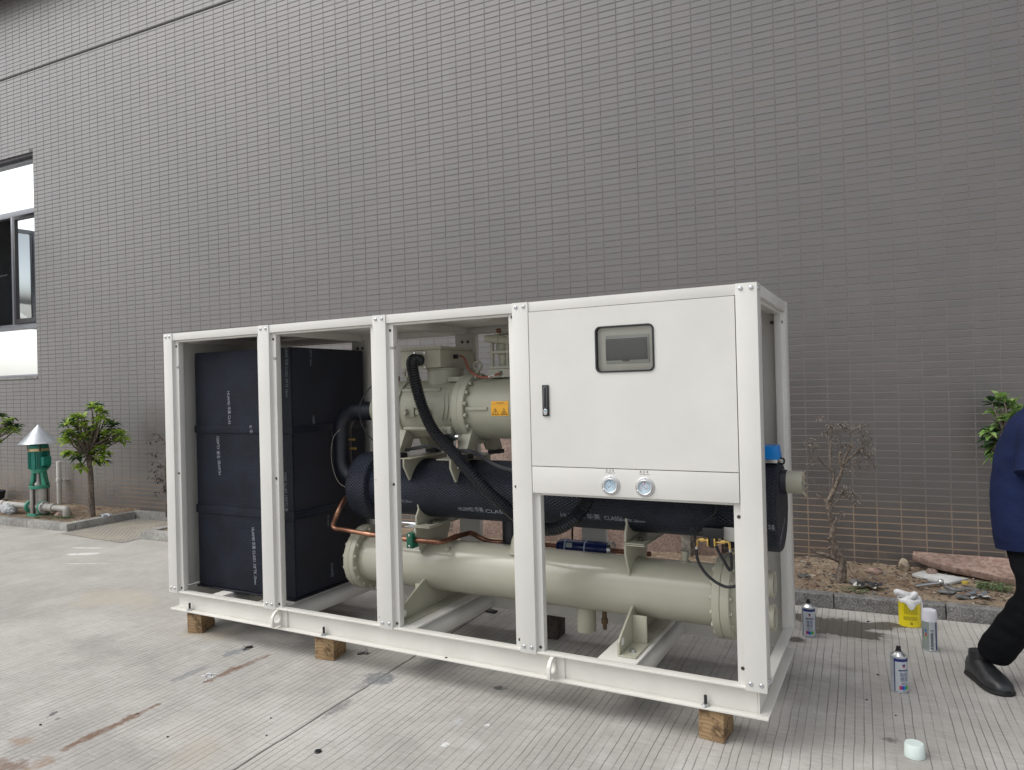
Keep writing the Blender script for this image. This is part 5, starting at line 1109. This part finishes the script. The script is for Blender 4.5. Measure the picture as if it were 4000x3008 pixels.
def shrub(name, label, base, trunk, tips, seed, leaves=(.10, .035), per=13, young=.6, mats=(None, None), limb=.012, trunk_r=.035, bark=BARK2, group=None):
    """trunk: path; tips: whorl centres, each joined to the trunk by a limb"""
    rr = random.Random(seed); t_ = thing(name, label, 'shrub', base, 0, group, world=True)
    tp = spline(trunk, 5); MB().tube(tp, [trunk_r*(1-.45*i/len(tp)) for i in range(len(tp))], 12).build('trunk', bark, t_, smooth=70)
    lm = MB(); a_ = MB(); b_ = MB(); top = trunk[-1]; fork = trunk[-2]
    for c in tips:
        c = Vector(c); st_ = fork.lerp(top, rr.random()); md = st_.lerp(c, .55)+Vector((rr.uniform(-.03, .03), rr.uniform(-.03, .03), rr.uniform(-.05, .01)))
        q = spline([st_, md, c], 5); rr.random() < .55 and lm.tube(q, [limb*(1-.7*i/len(q)) for i in range(len(q))], 6)
        out = (c-fork).normalized(); isy = rr.random() < young
        for k in range(per):
            a = 2*math.pi*k/per+rr.uniform(-.3, .3); el = rr.uniform(-.35, .75)
            d = (Vector((math.cos(a)*math.cos(el), math.sin(a)*math.cos(el), math.sin(el)))+out*.35); l = leaves[0]*rr.uniform(.65, 1.15)
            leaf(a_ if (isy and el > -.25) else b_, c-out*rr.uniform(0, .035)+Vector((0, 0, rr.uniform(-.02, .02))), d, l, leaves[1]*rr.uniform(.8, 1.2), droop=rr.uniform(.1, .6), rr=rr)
    lm.build('limbs', bark, t_, smooth=70)
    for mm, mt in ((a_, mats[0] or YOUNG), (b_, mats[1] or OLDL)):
        if mm.v: me = bpy.data.meshes.new('crown'); me.from_pydata(mm.v, [], mm.f); me.materials.append(mt); me.polygons.foreach_set('use_smooth', [True]*len(me.polygons)); link('crown', me, t_)
    return t_
def tips_px(pix, base, spread, extra, seed):
    rr = random.Random(seed); out = []
    for p in pix:
        for k in range(extra): out.append(at_face(p[0]+rr.uniform(-7, 7), p[1]+rr.uniform(-6, 6), base, rr.uniform(-spread, spread)))
    return out
# the green shrub by the pump
pix = [zD(*q) for q in ((880, 195), (920, 215), (850, 215), (950, 240), (700, 300), (650, 330), (760, 300), (620, 370), (690, 360), (790, 360), (900, 330), (960, 320), (1010, 350), (1060, 380), (1090, 440), (1120, 460), (870, 390), (740, 410), (660, 430), (610, 470), (600, 510), (700, 480), (640, 520), (780, 490), (900, 460), (980, 440), (1010, 500), (960, 530), (880, 510), (820, 440), (740, 540), (1100, 520), (1150, 520), (940, 590), (980, 650), (900, 640), (720, 680), (650, 630), (610, 640), (840, 640), (960, 690), (910, 720), (745, 770))]
TB = Vector(wall_pt(-8.28, -.55, .06))
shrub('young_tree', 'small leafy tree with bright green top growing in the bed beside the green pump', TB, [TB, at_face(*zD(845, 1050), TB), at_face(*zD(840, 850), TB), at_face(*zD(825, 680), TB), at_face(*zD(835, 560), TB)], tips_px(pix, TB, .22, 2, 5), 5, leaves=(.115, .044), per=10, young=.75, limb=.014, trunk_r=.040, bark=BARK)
# one cut off by the left edge
LB = at_z(-150, 2035, .07)
pix = [zD(*q) for q in ((100, 340), (60, 380), (120, 400), (150, 420), (40, 430), (70, 350), (160, 400), (10, 300), (-60, 260), (-120, 320), (-200, 250), (-260, 330), (-330, 280), (-400, 360), (-20, 530), (-90, 480), (-180, 430), (-300, 460), (-420, 500), (-350, 420), (-250, 560), (-120, 600))]
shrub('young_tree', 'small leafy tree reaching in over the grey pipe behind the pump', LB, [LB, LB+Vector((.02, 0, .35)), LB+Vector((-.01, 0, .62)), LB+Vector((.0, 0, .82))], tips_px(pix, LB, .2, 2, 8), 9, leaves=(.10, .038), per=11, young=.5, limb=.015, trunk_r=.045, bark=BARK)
# the one behind the walking person
RBs = at_wall(4010, 2240, -.35); RB = Vector((RBs.x, RBs.y, .08))
pix = [zB(*q) for q in ((1870, 100), (1810, 130), (1920, 100), (1960, 140), (1900, 170), (1840, 230), (1910, 280), (1890, 300), (2000, 180), (2050, 170), (1980, 240), (1800, 360), (1770, 400), (1840, 380), (1870, 350), (1790, 460), (1850, 460), (1830, 520), (1790, 540), (1860, 580), (1840, 610), (1940, 260), (2060, 240), (2150, 200), (2200, 300), (2250, 380), (2150, 420), (2060, 420), (1960, 460))]
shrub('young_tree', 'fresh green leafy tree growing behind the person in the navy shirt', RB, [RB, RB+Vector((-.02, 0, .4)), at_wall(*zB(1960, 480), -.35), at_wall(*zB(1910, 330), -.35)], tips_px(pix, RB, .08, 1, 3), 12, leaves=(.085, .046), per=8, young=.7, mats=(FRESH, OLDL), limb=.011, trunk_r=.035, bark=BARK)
# the pruned, nearly bare tree
BV = -.62; TBb = wall_pt(-.075, BV, .06); bt = thing('bare_tree', 'pruned grey tree with dry twigs and cut stubs standing in the soil', 'tree', TBb, 0, world=True)
def bp(*q, dv=0.): return [at_wall(*zB(x, y), BV+dv*i) for i, (x, y) in enumerate(q)]
tp = spline([TBb-Vector((0, 0, .02))]+bp((585, 1560), (605, 1450), (565, 1360), (522, 1255), (528, 1150), (495, 1050), (480, 970)), 5)
MB().tube(tp, [.030-.017*i/len(tp) for i in range(len(tp))], 12).build('trunk', BARK, bt, smooth=70)
m = MB(); q = spline(bp((610, 1600), (615, 1500), (590, 1430), (550, 1370)), 4); m.tube(q, [.022-.006*i/len(q) for i in range(len(q))], 9)
for pts_, r0, r1 in ((bp((590, 1440), (500, 1400), (440, 1380), (395, 1370), (355, 1335)), .018, .009), (bp((525, 1290), (500, 1265), (475, 1255)), .014, .010), (bp((550, 1350), (510, 1330), (490, 1335)), .013, .008), (bp((480, 970), (440, 930), (385, 895)), .010, .006), (bp((480, 970), (530, 870), (575, 770), (600, 690), (585, 620), (586, 560)), .016, .009), (bp((600, 690), (620, 610), (645, 560), (676, 498)), .010, .006), (bp((610, 650), (690, 580), (770, 510)), .010, .006),
                     (bp((500, 1000), (525, 880), (530, 730), (508, 650), (512, 480), (525, 340)), .010, .005), (bp((530, 725), (440, 640), (380, 560), (325, 470), dv=-.01), .006, .003), (bp((515, 1010), (560, 950), (600, 900), dv=.01), .006, .004), (bp((590, 660), (530, 625), (470, 590)), .005, .003), (bp((530, 1110), (560, 1080)), .006, .004), (bp((550, 1400), (590, 1360), (615, 1330)), .009, .006)):
    q = spline(pts_, 5); m.tube(q, [r0+(r1-r0)*i/len(q) for i in range(len(q))], 8)
m.build('branches', BARK, bt, smooth=70)
m = MB(); rr = random.Random(4)
for a, r_, h in (((586, 560), .009, 1), ((676, 498), .007, 1), ((770, 510), .007, 1)):
    p = at_wall(*zB(*a), BV); m.cyl(p, p+Vector((0, -.002, .002)), r_*1.05, 10)
m.build('cut_end', plain('fresh_cut_wood', (.36, .24, .14), .8), bt)
tw = MB(); lf = MB()
for (x, y, n, sp) in ((525, 345, 9, 80), (600, 345, 10, 90), (690, 370, 12, 100), (760, 340, 9, 70), (780, 420, 9, 70), (640, 500, 9, 90), (330, 480, 7, 60), (400, 510, 6, 50), (800, 490, 9, 100), (820, 580, 12, 80), (760, 560, 12, 90), (720, 650, 9, 90), (840, 650, 7, 70), (620, 900, 10, 70), (690, 890, 9, 70), (640, 860, 5, 60), (600, 1050, 4, 30), (560, 1090, 4, 30), (430, 280, 5, 40), (560, 470, 6, 60), (350, 640, 5, 60), (680, 710, 5, 60), (480, 400, 8, 60), (700, 960, 6, 60)):
    c = Vector((x, y)); src = min(((525, 340), (676, 498), (770, 510), (325, 470), (600, 900), (560, 1080), (512, 560), (600, 690), (500, 1000)), key=lambda s_: (Vector(s_)-c).length)
    ps = [at_wall(*zB(*src), BV), at_wall(*zB((src[0]+x)/2+rr.uniform(-20, 20), (src[1]+y)/2-rr.uniform(0, 25)), BV+rr.uniform(-.06, .06)), at_wall(*zB(x, y), BV+rr.uniform(-.1, .1))]
    tw.tube(spline(ps, 5), .0022, 5)
    for k in range(n):
        p = at_wall(*zB(x+rr.uniform(-sp, sp)*.5, y+rr.uniform(-sp, sp)*.4), BV+rr.uniform(-.10, .10)); tw.tube([ps[2], (ps[2]+p)/2+Vector((0, 0, .01)), p], .0011, 4)
        for j in range(7): a = rr.uniform(0, 6.28); leaf(lf, p+Vector((rr.uniform(-.02, .02), rr.uniform(-.02, .02), rr.uniform(-.015, .015))), Vector((math.cos(a), math.sin(a), rr.uniform(-1, .6))), rr.uniform(.012, .026), rr.uniform(.005, .010), droop=rr.uniform(0, .6))
for q in (((345, 660), (350, 590), (375, 530)), ((350, 650), (360, 760), (410, 840), (445, 890)), ((445, 890), (480, 840), (500, 790)), ((400, 310), (420, 350), (500, 370)), ((570, 820), (540, 720), (640, 620)), ((770, 530), (840, 450), (800, 410)), ((490, 290), (495, 330), (520, 350)), ((640, 1450), (700, 1560), (790, 1610)), ((560, 390), (640, 440), (830, 310))):
    tw.tube(spline(bp(*q), 5), .0022, 5)
tw.build('twigs', BARK2, bt, smooth=70)
me = bpy.data.meshes.new('dry_leaves'); me.from_pydata(lf.v, [], lf.f); me.materials.append(DRY); o = link('dry_leaves', me, bt); o['kind'] = 'stuff'
# thin dead climber at the left end of the frame
DV = -.30; db = at_wall(648, 1995, DV); db.z = .08; ds = thing('dead_shrub', 'thin dead shrub with dark curled leaves behind the left end of the chiller', 'shrub', db, 0, world=True); m = MB(); lf = MB(); rr = random.Random(15)
stem = spline([db, db+Vector((.02, 0, .25)), db+Vector((.0, 0, .55)), db+Vector((.03, 0, .8)), db+Vector((.02, 0, 1.02))], 6); m.tube(stem, [.010-.006*i/len(stem) for i in range(len(stem))], 7)
for k in range(34):
    s_ = stem[rr.randrange(4, len(stem))]; e_ = s_+Vector((rr.uniform(-.30, .25), rr.uniform(-.1, .1), rr.uniform(-.04, .16))); q = spline([s_, (s_+e_)/2+Vector((0, 0, .03)), e_], 4); m.tube(q, .0022, 5)
    for j in range(7):
        p = q[rr.randrange(3, len(q))]; a = rr.uniform(0, 6.28); leaf(lf, p+Vector((rr.uniform(-.02, .02), rr.uniform(-.02, .02), rr.uniform(-.02, .02))), Vector((math.cos(a), math.sin(a), rr.uniform(-1, .3))), rr.uniform(.025, .055), rr.uniform(.012, .022), droop=rr.uniform(0, .5))
m.build('stems', BARK2, ds, smooth=70); me = bpy.data.meshes.new('dead_leaves'); me.from_pydata(lf.v, [], lf.f); me.materials.append(DDRY); o = link('dead_leaves', me, ds); o['kind'] = 'stuff'
# weeds
def weeds(label, u, v, n, sp, h, mat, seed):
    rr = random.Random(seed); m = MB(); c = wall_pt(u, v, .085)
    for k in range(n): a = rr.uniform(0, 6.28); r_ = sp*rr.random()**.7; leaf(m, c+Vector((r_*1.7*math.cos(a), r_*math.sin(a), rr.uniform(0, h))), Vector((math.cos(a+rr.uniform(-1, 1)), math.sin(a+rr.uniform(-1, 1)), rr.uniform(-.2, .9))), rr.uniform(.02, .045), rr.uniform(.006, .012), droop=.4)
    me = bpy.data.meshes.new('weed_clump'); me.from_pydata(m.v, [], m.f); me.materials.append(mat); o = link('weed_clump', me); return tag(o, label, 'weeds')
WEED = leaf_mat('weed_leaf', [(.10, .17, .07), (.16, .24, .10), (.08, .13, .06)], .7)
weeds('clump of pulled green weeds below the red sandstone slab', .86, -.46, 260, .055, .035, WEED, 3); weeds('sparse low weeds on the soil by the pump outlet', -8.55, -.72, 120, .09, .02, WEED, 5)
weeds('few green sprouts at the kerb beside the black and white litter', .02, -.83, 50, .05, .015, WEED, 8); weeds('green sprouts on the soil under the leafy tree', -8.75, -.80, 70, .10, .015, WEED, 11)

# ---------------------------------------------------------------- pump
PG = plain('pump_green_enamel', (.012, .20, .15), .4, var=.12, vs=14); PGL = plain('pump_pale_green', (.05, .30, .20), .5, var=.15, vs=14)
PST = plain('dull_stainless', (.42, .40, .37), .38, .6, var=.1); PVC = plain('grey_pvc', (.40, .38, .35), .45, var=.08); SHEETM = plain('galvanised_cone', (.56, .59, .63), .38, .35, var=.08, vs=8, bs=.25, bscale=9, dist=.02)
GOLD = plain('brushed_band', (.62, .50, .28), .35, .8)
pu = thing('water_pump', 'green vertical water pump under a grey conical sheet cap in the planting bed', 'pump', wall_pt(-9.11, -.66, .06), WA)
def zz(z): return z-.06                                                # local frame: x along the wall, z from the soil
def up(name, prof, mat, x=0., y=0., n=32, **k): return MB().lathe([(zz(z), r_) for z, r_ in prof], (x, y, 0), (0, 0, 1), n).build(name, mat, pu, **k)
MB().box(-.105, .06, -.10, .09, zz(.055), zz(.10)).build('base_plate', PGL, pu, bevel=.008)
up('pump_stage', [(.10, .078), (.405, .078)], PST, .02, .02); up('stage_column', [(.09, .030), (.19, .030), (.19, .034), (.20, .034), (.20, .030), (.405, .030)], PST, -.035, -.065)
up('head_flange', [(.405, .108), (.41, .112), (.44, .112), (.445, .108)], PGL)
for k in range(4):
    a = R(20+90*k); x, y = .098*math.cos(a), .098*math.sin(a); MB().cyl((x, y, zz(.10)), (x, y, zz(.47)), .009, 10).build('tie_rod', plain('rusty_rod', (.06, .05, .05), .6, .5) if 'rusty_rod' not in bpy.data.materials else bpy.data.materials['rusty_rod'], pu)
    MB().cyl((x, y, zz(.445)), (x, y, zz(.462)), .015, 6).build('rod_nut', DARK_STEEL, pu)
up('shaft_seal', [(.44, .062), (.465, .056), (.485, .036), (.50, .030), (.60, .030)], PST, -.02, 0, smooth=50)
for a in (30, 210):
    m = MB().prism([(.100, zz(.445)), (.084, zz(.50)), (.068, zz(.60)), (.036, zz(.60)), (.046, zz(.50)), (.052, zz(.445))], 'xz', -.05, .05); ca_, sa_ = math.cos(R(a)), math.sin(R(a)); m.v = [(p[0]*ca_-p[1]*sa_, p[0]*sa_+p[1]*ca_, p[2]) for p in m.v]; m.build('lantern_leg', PGL, pu, bevel=.005)
up('motor_flange', [(.595, .065), (.60, .080), (.625, .080), (.63, .10), (.645, .10)], PGL)
mo = up('motor', [(.645, .100), (.65, .104), (.865, .104), (.87, .098)], PG)
def slab_at(a, r0, r1, hw, z0, z1, name):
    d = Vector((math.cos(a), math.sin(a), 0)); n_ = Vector((-d.y, d.x, 0))*hw
    MB().add([d*r_+n_*s+Vector((0, 0, z)) for z in (zz(z0), zz(z1)) for r_ in (r0, r1) for s in (-1, 1)], [(0, 1, 3, 2), (4, 6, 7, 5), (0, 4, 5, 1), (2, 3, 7, 6), (0, 2, 6, 4), (1, 5, 7, 3)]).build(name, PG, mo, smooth=0)
for k in range(44):
    if not 4 <= k % 11 <= 5: slab_at(R(360*k/44), .098, .117, .0024, .655, .86, 'cooling_fin')
for k in range(4): slab_at(R(-62+90*k), .095, .116, .020, .65, .865, 'motor_pad')
MB().box(.118, .170, -.05, .05, zz(.69), zz(.80)).build('terminal_box', PG, pu, bevel=.006)
up('fan_cover', [(.87, .108), (.885, .111), (.94, .106), (.955, .06)], PG); up('cap_band', [(.868, .112), (.868, .115), (.90, .115), (.90, .112)], GOLD)
for a in (200, 255, 335, 100): d = Vector((math.cos(R(a)), math.sin(R(a)), 0))*.124; MB().box(d.x-.008, d.x+.008, d.y-.008, d.y+.008, zz(.872), zz(1.03)).build('cap_strut', PST if a != 335 else DARK_STEEL, pu, bevel=.002)
up('rain_cone', [(.962, .214), (.962, .217), (.972, .208), (1.10, .088), (1.19, .008), (1.198, 0)], SHEETM, n=48, smooth=60)
for x0, x1 in ((-.13, -.165), (.085, .118)): MB().cyl((x0, -.02, zz(.175)), (x1, -.02, zz(.175)), .078, 28).build('pipe_flange', PGL, pu, bevel=.004)
MB().cyl((.1185, -.02, zz(.175)), (.145, -.02, zz(.175)), .076, 28).build('pipe_flange', PVC, pu, bevel=.004)
MB().cyl((-.13, -.02, zz(.175)), (.10, -.02, zz(.175)), .05, 20).build('inlet_chamber', PST, pu)
for k in range(6): a = R(60*k+15); on(pu, HEX, .146, -.02+.062*math.cos(a), zz(.175)+.062*math.sin(a), (0, 0, R(90)), 1.2)
MB().lathe([(.145, .052), (.23, .044), (.24, .050), (.31, .050), (.315, .037), (.50, .037)], (0, -.02, zz(.178)), (1, 0, 0), 24).build('outlet_pipe', PVC, pu, smooth=35)
MB().tube(spline([(.49, -.02, zz(.178)), (.525, -.02, zz(.178)), (.546, -.02, zz(.165)), (.55, -.02, zz(.13)), (.55, -.02, zz(.085))], 5), .041, 20).build('outlet_elbow', PVC, pu)
MB().lathe([(-2.3, .036), (-.80, .036), (-.80, .045), (-.70, .045), (-.70, .036), (-.165, .036)], (0, -.02, zz(.178)), (1, 0, 0), 24).build('inlet_pipe', PVC, pu, smooth=35)
wp = thing('wall_pipe', 'upright white plastic pipe standing against the wall behind the green pump', 'pipe', wall_pt(-9.615, -.10, .05), WA)
MB().cyl((0, 0, 0), (0, 0, .62), .030, 20).build('pipe', plain('white_pvc', (.60, .585, .555), .4), wp, bevel=.003); MB().lathe([(.34, .031), (.345, .037), (.385, .037), (.39, .031)], (0, 0, 0), (0, 0, 1), 20).build('coupling', plain('white_pvc_2', (.58, .565, .54), .4), wp); MB().box(-.05, .075, .02, .09, .35, .365).build('pipe_bracket', PST, wp, bevel=.002)
SACK = plain('grey_woven_sack', (.46, .47, .48), .6, var=.18, vs=16, bs=.7, bscale=26, dist=.02)
m = MB().ball((0, 0, 0), .095, 44, 28, (1.5, .8, .75)); m.v = [tuple(Vector(p)*(1+.30*mnoise.noise(Vector(p)*11)+.16*mnoise.noise(Vector(p)*26)+.08*mnoise.noise(Vector(p)*50))) for p in m.v]; o = m.build('filled_sack', SACK, smooth=80); o.location = at_z(*zD(40, 1222), .06)+Vector((-.02, .06, .07)); o.rotation_euler = (0, R(8), WA); tag(o, 'stuffed grey plastic sack lying under the pump inlet pipe', 'sack')
m = MB().lathe([(0, .10), (.02, .15), (.13, .17), (.135, .165), (.03, .14), (.03, 0)], (0, 0, 0), (0, 0, 1), 26); o = m.build('rubber_bowl', RUBBER); o.location = wall_pt(-10.95, -.22, .10); tag(o, 'black rubber bowl by the wall behind the grey inlet pipe', 'bowl')

# ================================================================ PERSON
GROW = 1.
def skinned(name, nodes, edges, root, mat, parent, sub=2, fold=0.):
    names = list(nodes); me = bpy.data.meshes.new(name); me.from_pydata([nodes[n][0] for n in names], [(names.index(a), names.index(b)) for a, b in edges], [])
    o = bpy.data.objects.new(name, me); col.objects.link(o); o.modifiers.new('skin', 'SKIN'); s = o.modifiers.new('sub', 'SUBSURF'); s.levels = s.render_levels = sub
    for i, n in enumerate(names):
        r = nodes[n][1]; r = r if isinstance(r, tuple) else (r, r); sv = me.skin_vertices[0].data[i]; sv.radius = (r[0]*GROW, r[1]*GROW); sv.use_root = (n == root)
    o.modifiers['skin'].use_smooth_shade = True
    bpy.context.view_layer.update()
    ev_ = o.evaluated_get(bpy.context.evaluated_depsgraph_get()); me2 = bpy.data.meshes.new_from_object(ev_); bpy.data.objects.remove(o); bpy.data.meshes.remove(me)
    
    if fold:
        me2.update(); nn = [v.normal.copy() for v in me2.vertices]
        for v, n_ in zip(me2.vertices, nn):
            q = v.co; f_ = mnoise.noise(Vector((q.x*11, q.y*11, q.z*4.5+3)))+.6*mnoise.noise(Vector((q.x*9+q.z*16, q.y*9-q.z*9, q.z*13))); v.co = q+n_*(fold*f_)
    me2.name = name; me2.materials.clear(); me2.materials.append(mat); me2.polygons.foreach_set('use_smooth', [True]*len(me2.polygons)); return link(name, me2, parent)
pe = thing('person', 'person in a navy short-sleeved shirt, black trousers and black shoes striding off past the kerb', 'person', (4.60, 1.18, 0), 0, world=True)
def J(px, py, y): return at_y(px, py, y)
hipR, kneeR, ankR = J(3998, 2090, 1.17), J(4060, 2322, 1.06), J(3862, 2575, 1.215)
pelv = J(4016, 2010, 1.25); hipL = hipR+Vector((.14, .17, 0)); kneeL = hipL+Vector((.36, -.16, -.26)); ankL = Vector((kneeL.x+.10, kneeL.y-.08, .10))
waist = J(4020, 1890, 1.24); chest = J(4052, 1752, 1.22); neck = J(4125, 1570, 1.18); head = neck+Vector((.10, -.06, .15)); crown_ = head+Vector((.03, -.02, .11))
shR = J(4046, 1690, 1.09); shL = chest+Vector((.14, .16, .10)); elR = J(4040, 1880, 1.02); wrR = elR+Vector((.22, -.12, -.10)); elL = shL+Vector((.14, .0, -.26)); wrL = elL+Vector((.22, -.10, -.02))
SKIN = plain('skin', (.42, .24, .16), .5, var=.06); NAVYC = plain('navy_cotton', (.009, .016, .056), .88, var=.18, vs=7, bs=.35, bscale=14, dist=.02, spec=.2); BLKC = plain('black_trouser_cloth', (.006, .0065, .008), .85, var=.2, vs=9, bs=.4, bscale=12, dist=.02, spec=.1)
HAIR = plain('black_hair', (.012, .010, .009), .5); LEATHER = plain('black_shoe_leather', (.022, .023, .026), .34, var=.25, vs=20, bs=.3, bscale=40); SOLE = plain('black_sole', (.012, .012, .012), .7)
nd = dict(pelv=(pelv, (.10, .09)), waist=(waist, (.12, .10)), chest=(chest, (.14, .11)), neck0=(neck-Vector((.02, -.01, .04)), .055), neck=(neck, .05), jaw=(neck+Vector((.07, -.04, .07)), .06), head=(head, (.085, .075)), crown=(crown_, (.06, .055)),
          shR=(shR, .052), elR=(elR, .040), wrR=(wrR, .028), shL=(shL, .052), elL=(elL, .040), wrL=(wrL, .028), hipR=(hipR, .080), kneeR=(kneeR, .052), ankR=(ankR, .036), hipL=(hipL, .080), kneeL=(kneeL, .052), ankL=(ankL, .036))
ed = [('pelv', 'waist'), ('waist', 'chest'), ('chest', 'neck0'), ('neck0', 'neck'), ('neck', 'jaw'), ('jaw', 'head'), ('head', 'crown'), ('chest', 'shR'), ('shR', 'elR'), ('elR', 'wrR'), ('chest', 'shL'), ('shL', 'elL'), ('elL', 'wrL'), ('pelv', 'hipR'), ('hipR', 'kneeR'), ('kneeR', 'ankR'), ('pelv', 'hipL'), ('hipL', 'kneeL'), ('kneeL', 'ankL')]
for s, wr, el in (('R', wrR, elR), ('L', wrL, elL)):                   # hands: palm, four fingers, thumb
    d = (wr-el).normalized(); sd = d.cross(Vector((0, 0, 1))).normalized(); dn = d.cross(sd)
    if dn.z > 0: dn = -dn
    nd['palm'+s] = (wr+d*.055, (.030, .016)); ed.append(('wr'+s, 'palm'+s))
    for k, (o_, l) in enumerate(((-.027, .070), (-.009, .080), (.009, .075), (.027, .060))):
        nd[f'f{s}{k}a'] = (wr+d*.095+sd*o_, .0095); nd[f'f{s}{k}b'] = (wr+d*(.095+l*.5)+sd*o_*1.1+dn*.012, .0085); nd[f'f{s}{k}c'] = (wr+d*(.095+l*.85)+sd*o_*1.05+dn*.036, .007)
        ed += [('palm'+s, f'f{s}{k}a'), (f'f{s}{k}a', f'f{s}{k}b'), (f'f{s}{k}b', f'f{s}{k}c')]
    nd['t'+s+'a'] = (wr+d*.045-sd*.040, .011); nd['t'+s+'b'] = (wr+d*.085-sd*.052+dn*.012, .009); ed += [('palm'+s, 't'+s+'a'), ('t'+s+'a', 't'+s+'b')]
body = skinned('body', nd, ed, 'pelv', SKIN, pe)
def cloth(pts_, rs, n, flat=1., fold=.007):
    """a garment tube: rings along a path, pressed in depth, with soft folds"""
    q = spline(pts_, 8); k = len(pts_)-1; rr = []
    for i in range(len(q)):
        t_ = min(i/8, k-1e-6); j = int(t_); f_ = t_-j; f_ = f_*f_*(3-2*f_); rr.append(rs[j]*(1-f_)+rs[j+1]*f_)
    m = MB().tube(q, rr, n); out = []
    for i, p in enumerate(m.v):
        p = Vector(p); c = q[min(i//n, len(q)-1)]; d = p-c; f_ = mnoise.noise(Vector((p.x*11, p.y*11, p.z*4.5+3)))+.6*mnoise.noise(Vector((p.x*9+p.z*16, p.y*9-p.z*9, p.z*13)))
        out.append(c+d*(1+fold*f_/max(.03, d.length)))
    m.v = [tuple(p) for p in out]; return m
m = cloth([J(4036, 2138, 1.185), J(4026, 2060, 1.19), J(4018, 1950, 1.21), J(4030, 1812, 1.22), J(4066, 1702, 1.20), J(4108, 1622, 1.19), J(4136, 1562, 1.18)], [.152, .158, .157, .156, .148, .112, .066], 36)
for sh_, el_ in ((shR, elR), (shL, elL)):
    c = cloth([sh_+(chest-sh_)*.35+Vector((0, 0, .02)), sh_, sh_.lerp(el_, .45), sh_.lerp(el_, .85)], [.085, .080, .074, .078], 24, fold=.005); m.add(c.v, c.f)
m.build('shirt', NAVYC, pe, smooth=70)
GROW = 1.12
tr = dict(waist=(pelv+Vector((0, 0, .08)), (.12, .105)), seat=(pelv-Vector((-.01, 0, .03)), (.115, .105)))
ted = [('waist', 'seat')]
for s, h, k, a in (('R', hipR, kneeR, ankR), ('L', hipL, kneeL, ankL)):
    tr.update({'h'+s: (h+Vector((0, .03, -.02)), .082), 't'+s: (h.lerp(k, .55), .077), 'k'+s: (k, .072), 'c'+s: (k.lerp(a, .45), .074), 'd'+s: (k.lerp(a, .8), .076), 'a'+s: (a+(a-k).normalized()*-.005, .074)}); ted += [('seat', 'h'+s), ('h'+s, 't'+s), ('t'+s, 'k'+s), ('k'+s, 'c'+s), ('c'+s, 'd'+s), ('d'+s, 'a'+s)]
skinned('trousers', tr, ted, 'seat', BLKC, pe, 4, .009)
m = MB().ball(head+Vector((-.02, .012, .035)), .105, 20, 14, (1., .92, .95)); m.build('hair', HAIR, pe, smooth=80)
fd_ = Vector((.86, -.5, 0)).normalized()
for s in (-1, 1):
    sd = fd_.cross(Vector((0, 0, 1))); e_ = head+fd_*.082+sd*(.03*s)+Vector((0, 0, .005)); MB().ball(e_, .010, 10, 8).build('eye', plain('eye_white', (.6, .6, .58), .2) if 'eye_white' not in bpy.data.materials else bpy.data.materials['eye_white'], pe); MB().ball(head+sd*(.083*s)+Vector((0, 0, -.005)), .026, 10, 8, (.8, .5, 1.2)).build('ear', SKIN, pe)
MB().ball(head+fd_*.092-Vector((0, 0, .02)), .016, 10, 8, (1., 1., 1.3)).build('nose', SKIN, pe); MB().ball(head+fd_*.082-Vector((0, 0, .058)), .018, 10, 6, (.8, 1.1, .35)).build('mouth', plain('lip', (.33, .13, .10), .5), pe)
def shoe(heel, toe, pitch=0.):
    d = (toe-heel); l = d.length; d.normalize(); s = Vector((0, 0, 1)).cross(d).normalized(); u_ = Vector((0, 0, 1))
    secs = [(0, .030, .080), (.05, .042, .105), (.16, .047, .118), (.30, .049, .116), (.42, .052, .104), (.56, .058, .088), (.72, .061, .074), (.86, .055, .062), (.95, .040, .050), (1., .018, .036)]
    n = 16
    def shell(z0f, top, extra, lo):
        vs = []; fs = []
        for t_, w_, h in secs:
            c = heel+d*(l*t_)
            for i in range(n):
                a = 2*math.pi*i/n; x = math.cos(a); y = math.sin(a); xx = math.copysign(abs(x)**.7, x)*(w_+extra)
                z = lo+(max(0, y)**.8)*((h if top else .026)-lo) if y > 0 else lo+(y*.004)
                vs.append(c+s*xx+u_*z)
        for k in range(len(secs)-1):
            for i in range(n): j = (i+1) % n; fs.append((k*n+i, k*n+j, (k+1)*n+j, (k+1)*n+i))
        fs += [tuple(range(n-1, -1, -1)), tuple(range((len(secs)-1)*n, len(secs)*n))]; return MB().add(vs, fs)
    o = shell(0, True, 0, .020).build('shoe', LEATHER, pe, smooth=75)
    shell(0, False, .006, .005).build('sole', SOLE, o, smooth=50)
    cl = heel+d*(l*.22)+u_*.105; MB().tube([heel+d*(l*.20)+u_*.07, cl, cl+u_*.03], [.045, .045, .043], 16).build('ankle_collar', LEATHER, o, smooth=70)
    for q in (.52, .57, .62): c = heel+d*(l*q)+u_*(.078-.06*(q-.5)); MB().tube(spline([c+s*.034-u_*.015, c+u_*.002, c-s*.034-u_*.015], 5), .0028, 6).build('crease', LEATHER, o)
shoe(Vector((4.440, 1.290, 0)), Vector((4.562, 1.025, 0))); shoe(Vector((ankL.x-.06, ankL.y+.05, 0)), Vector((ankL.x+.20, ankL.y-.10, 0)))
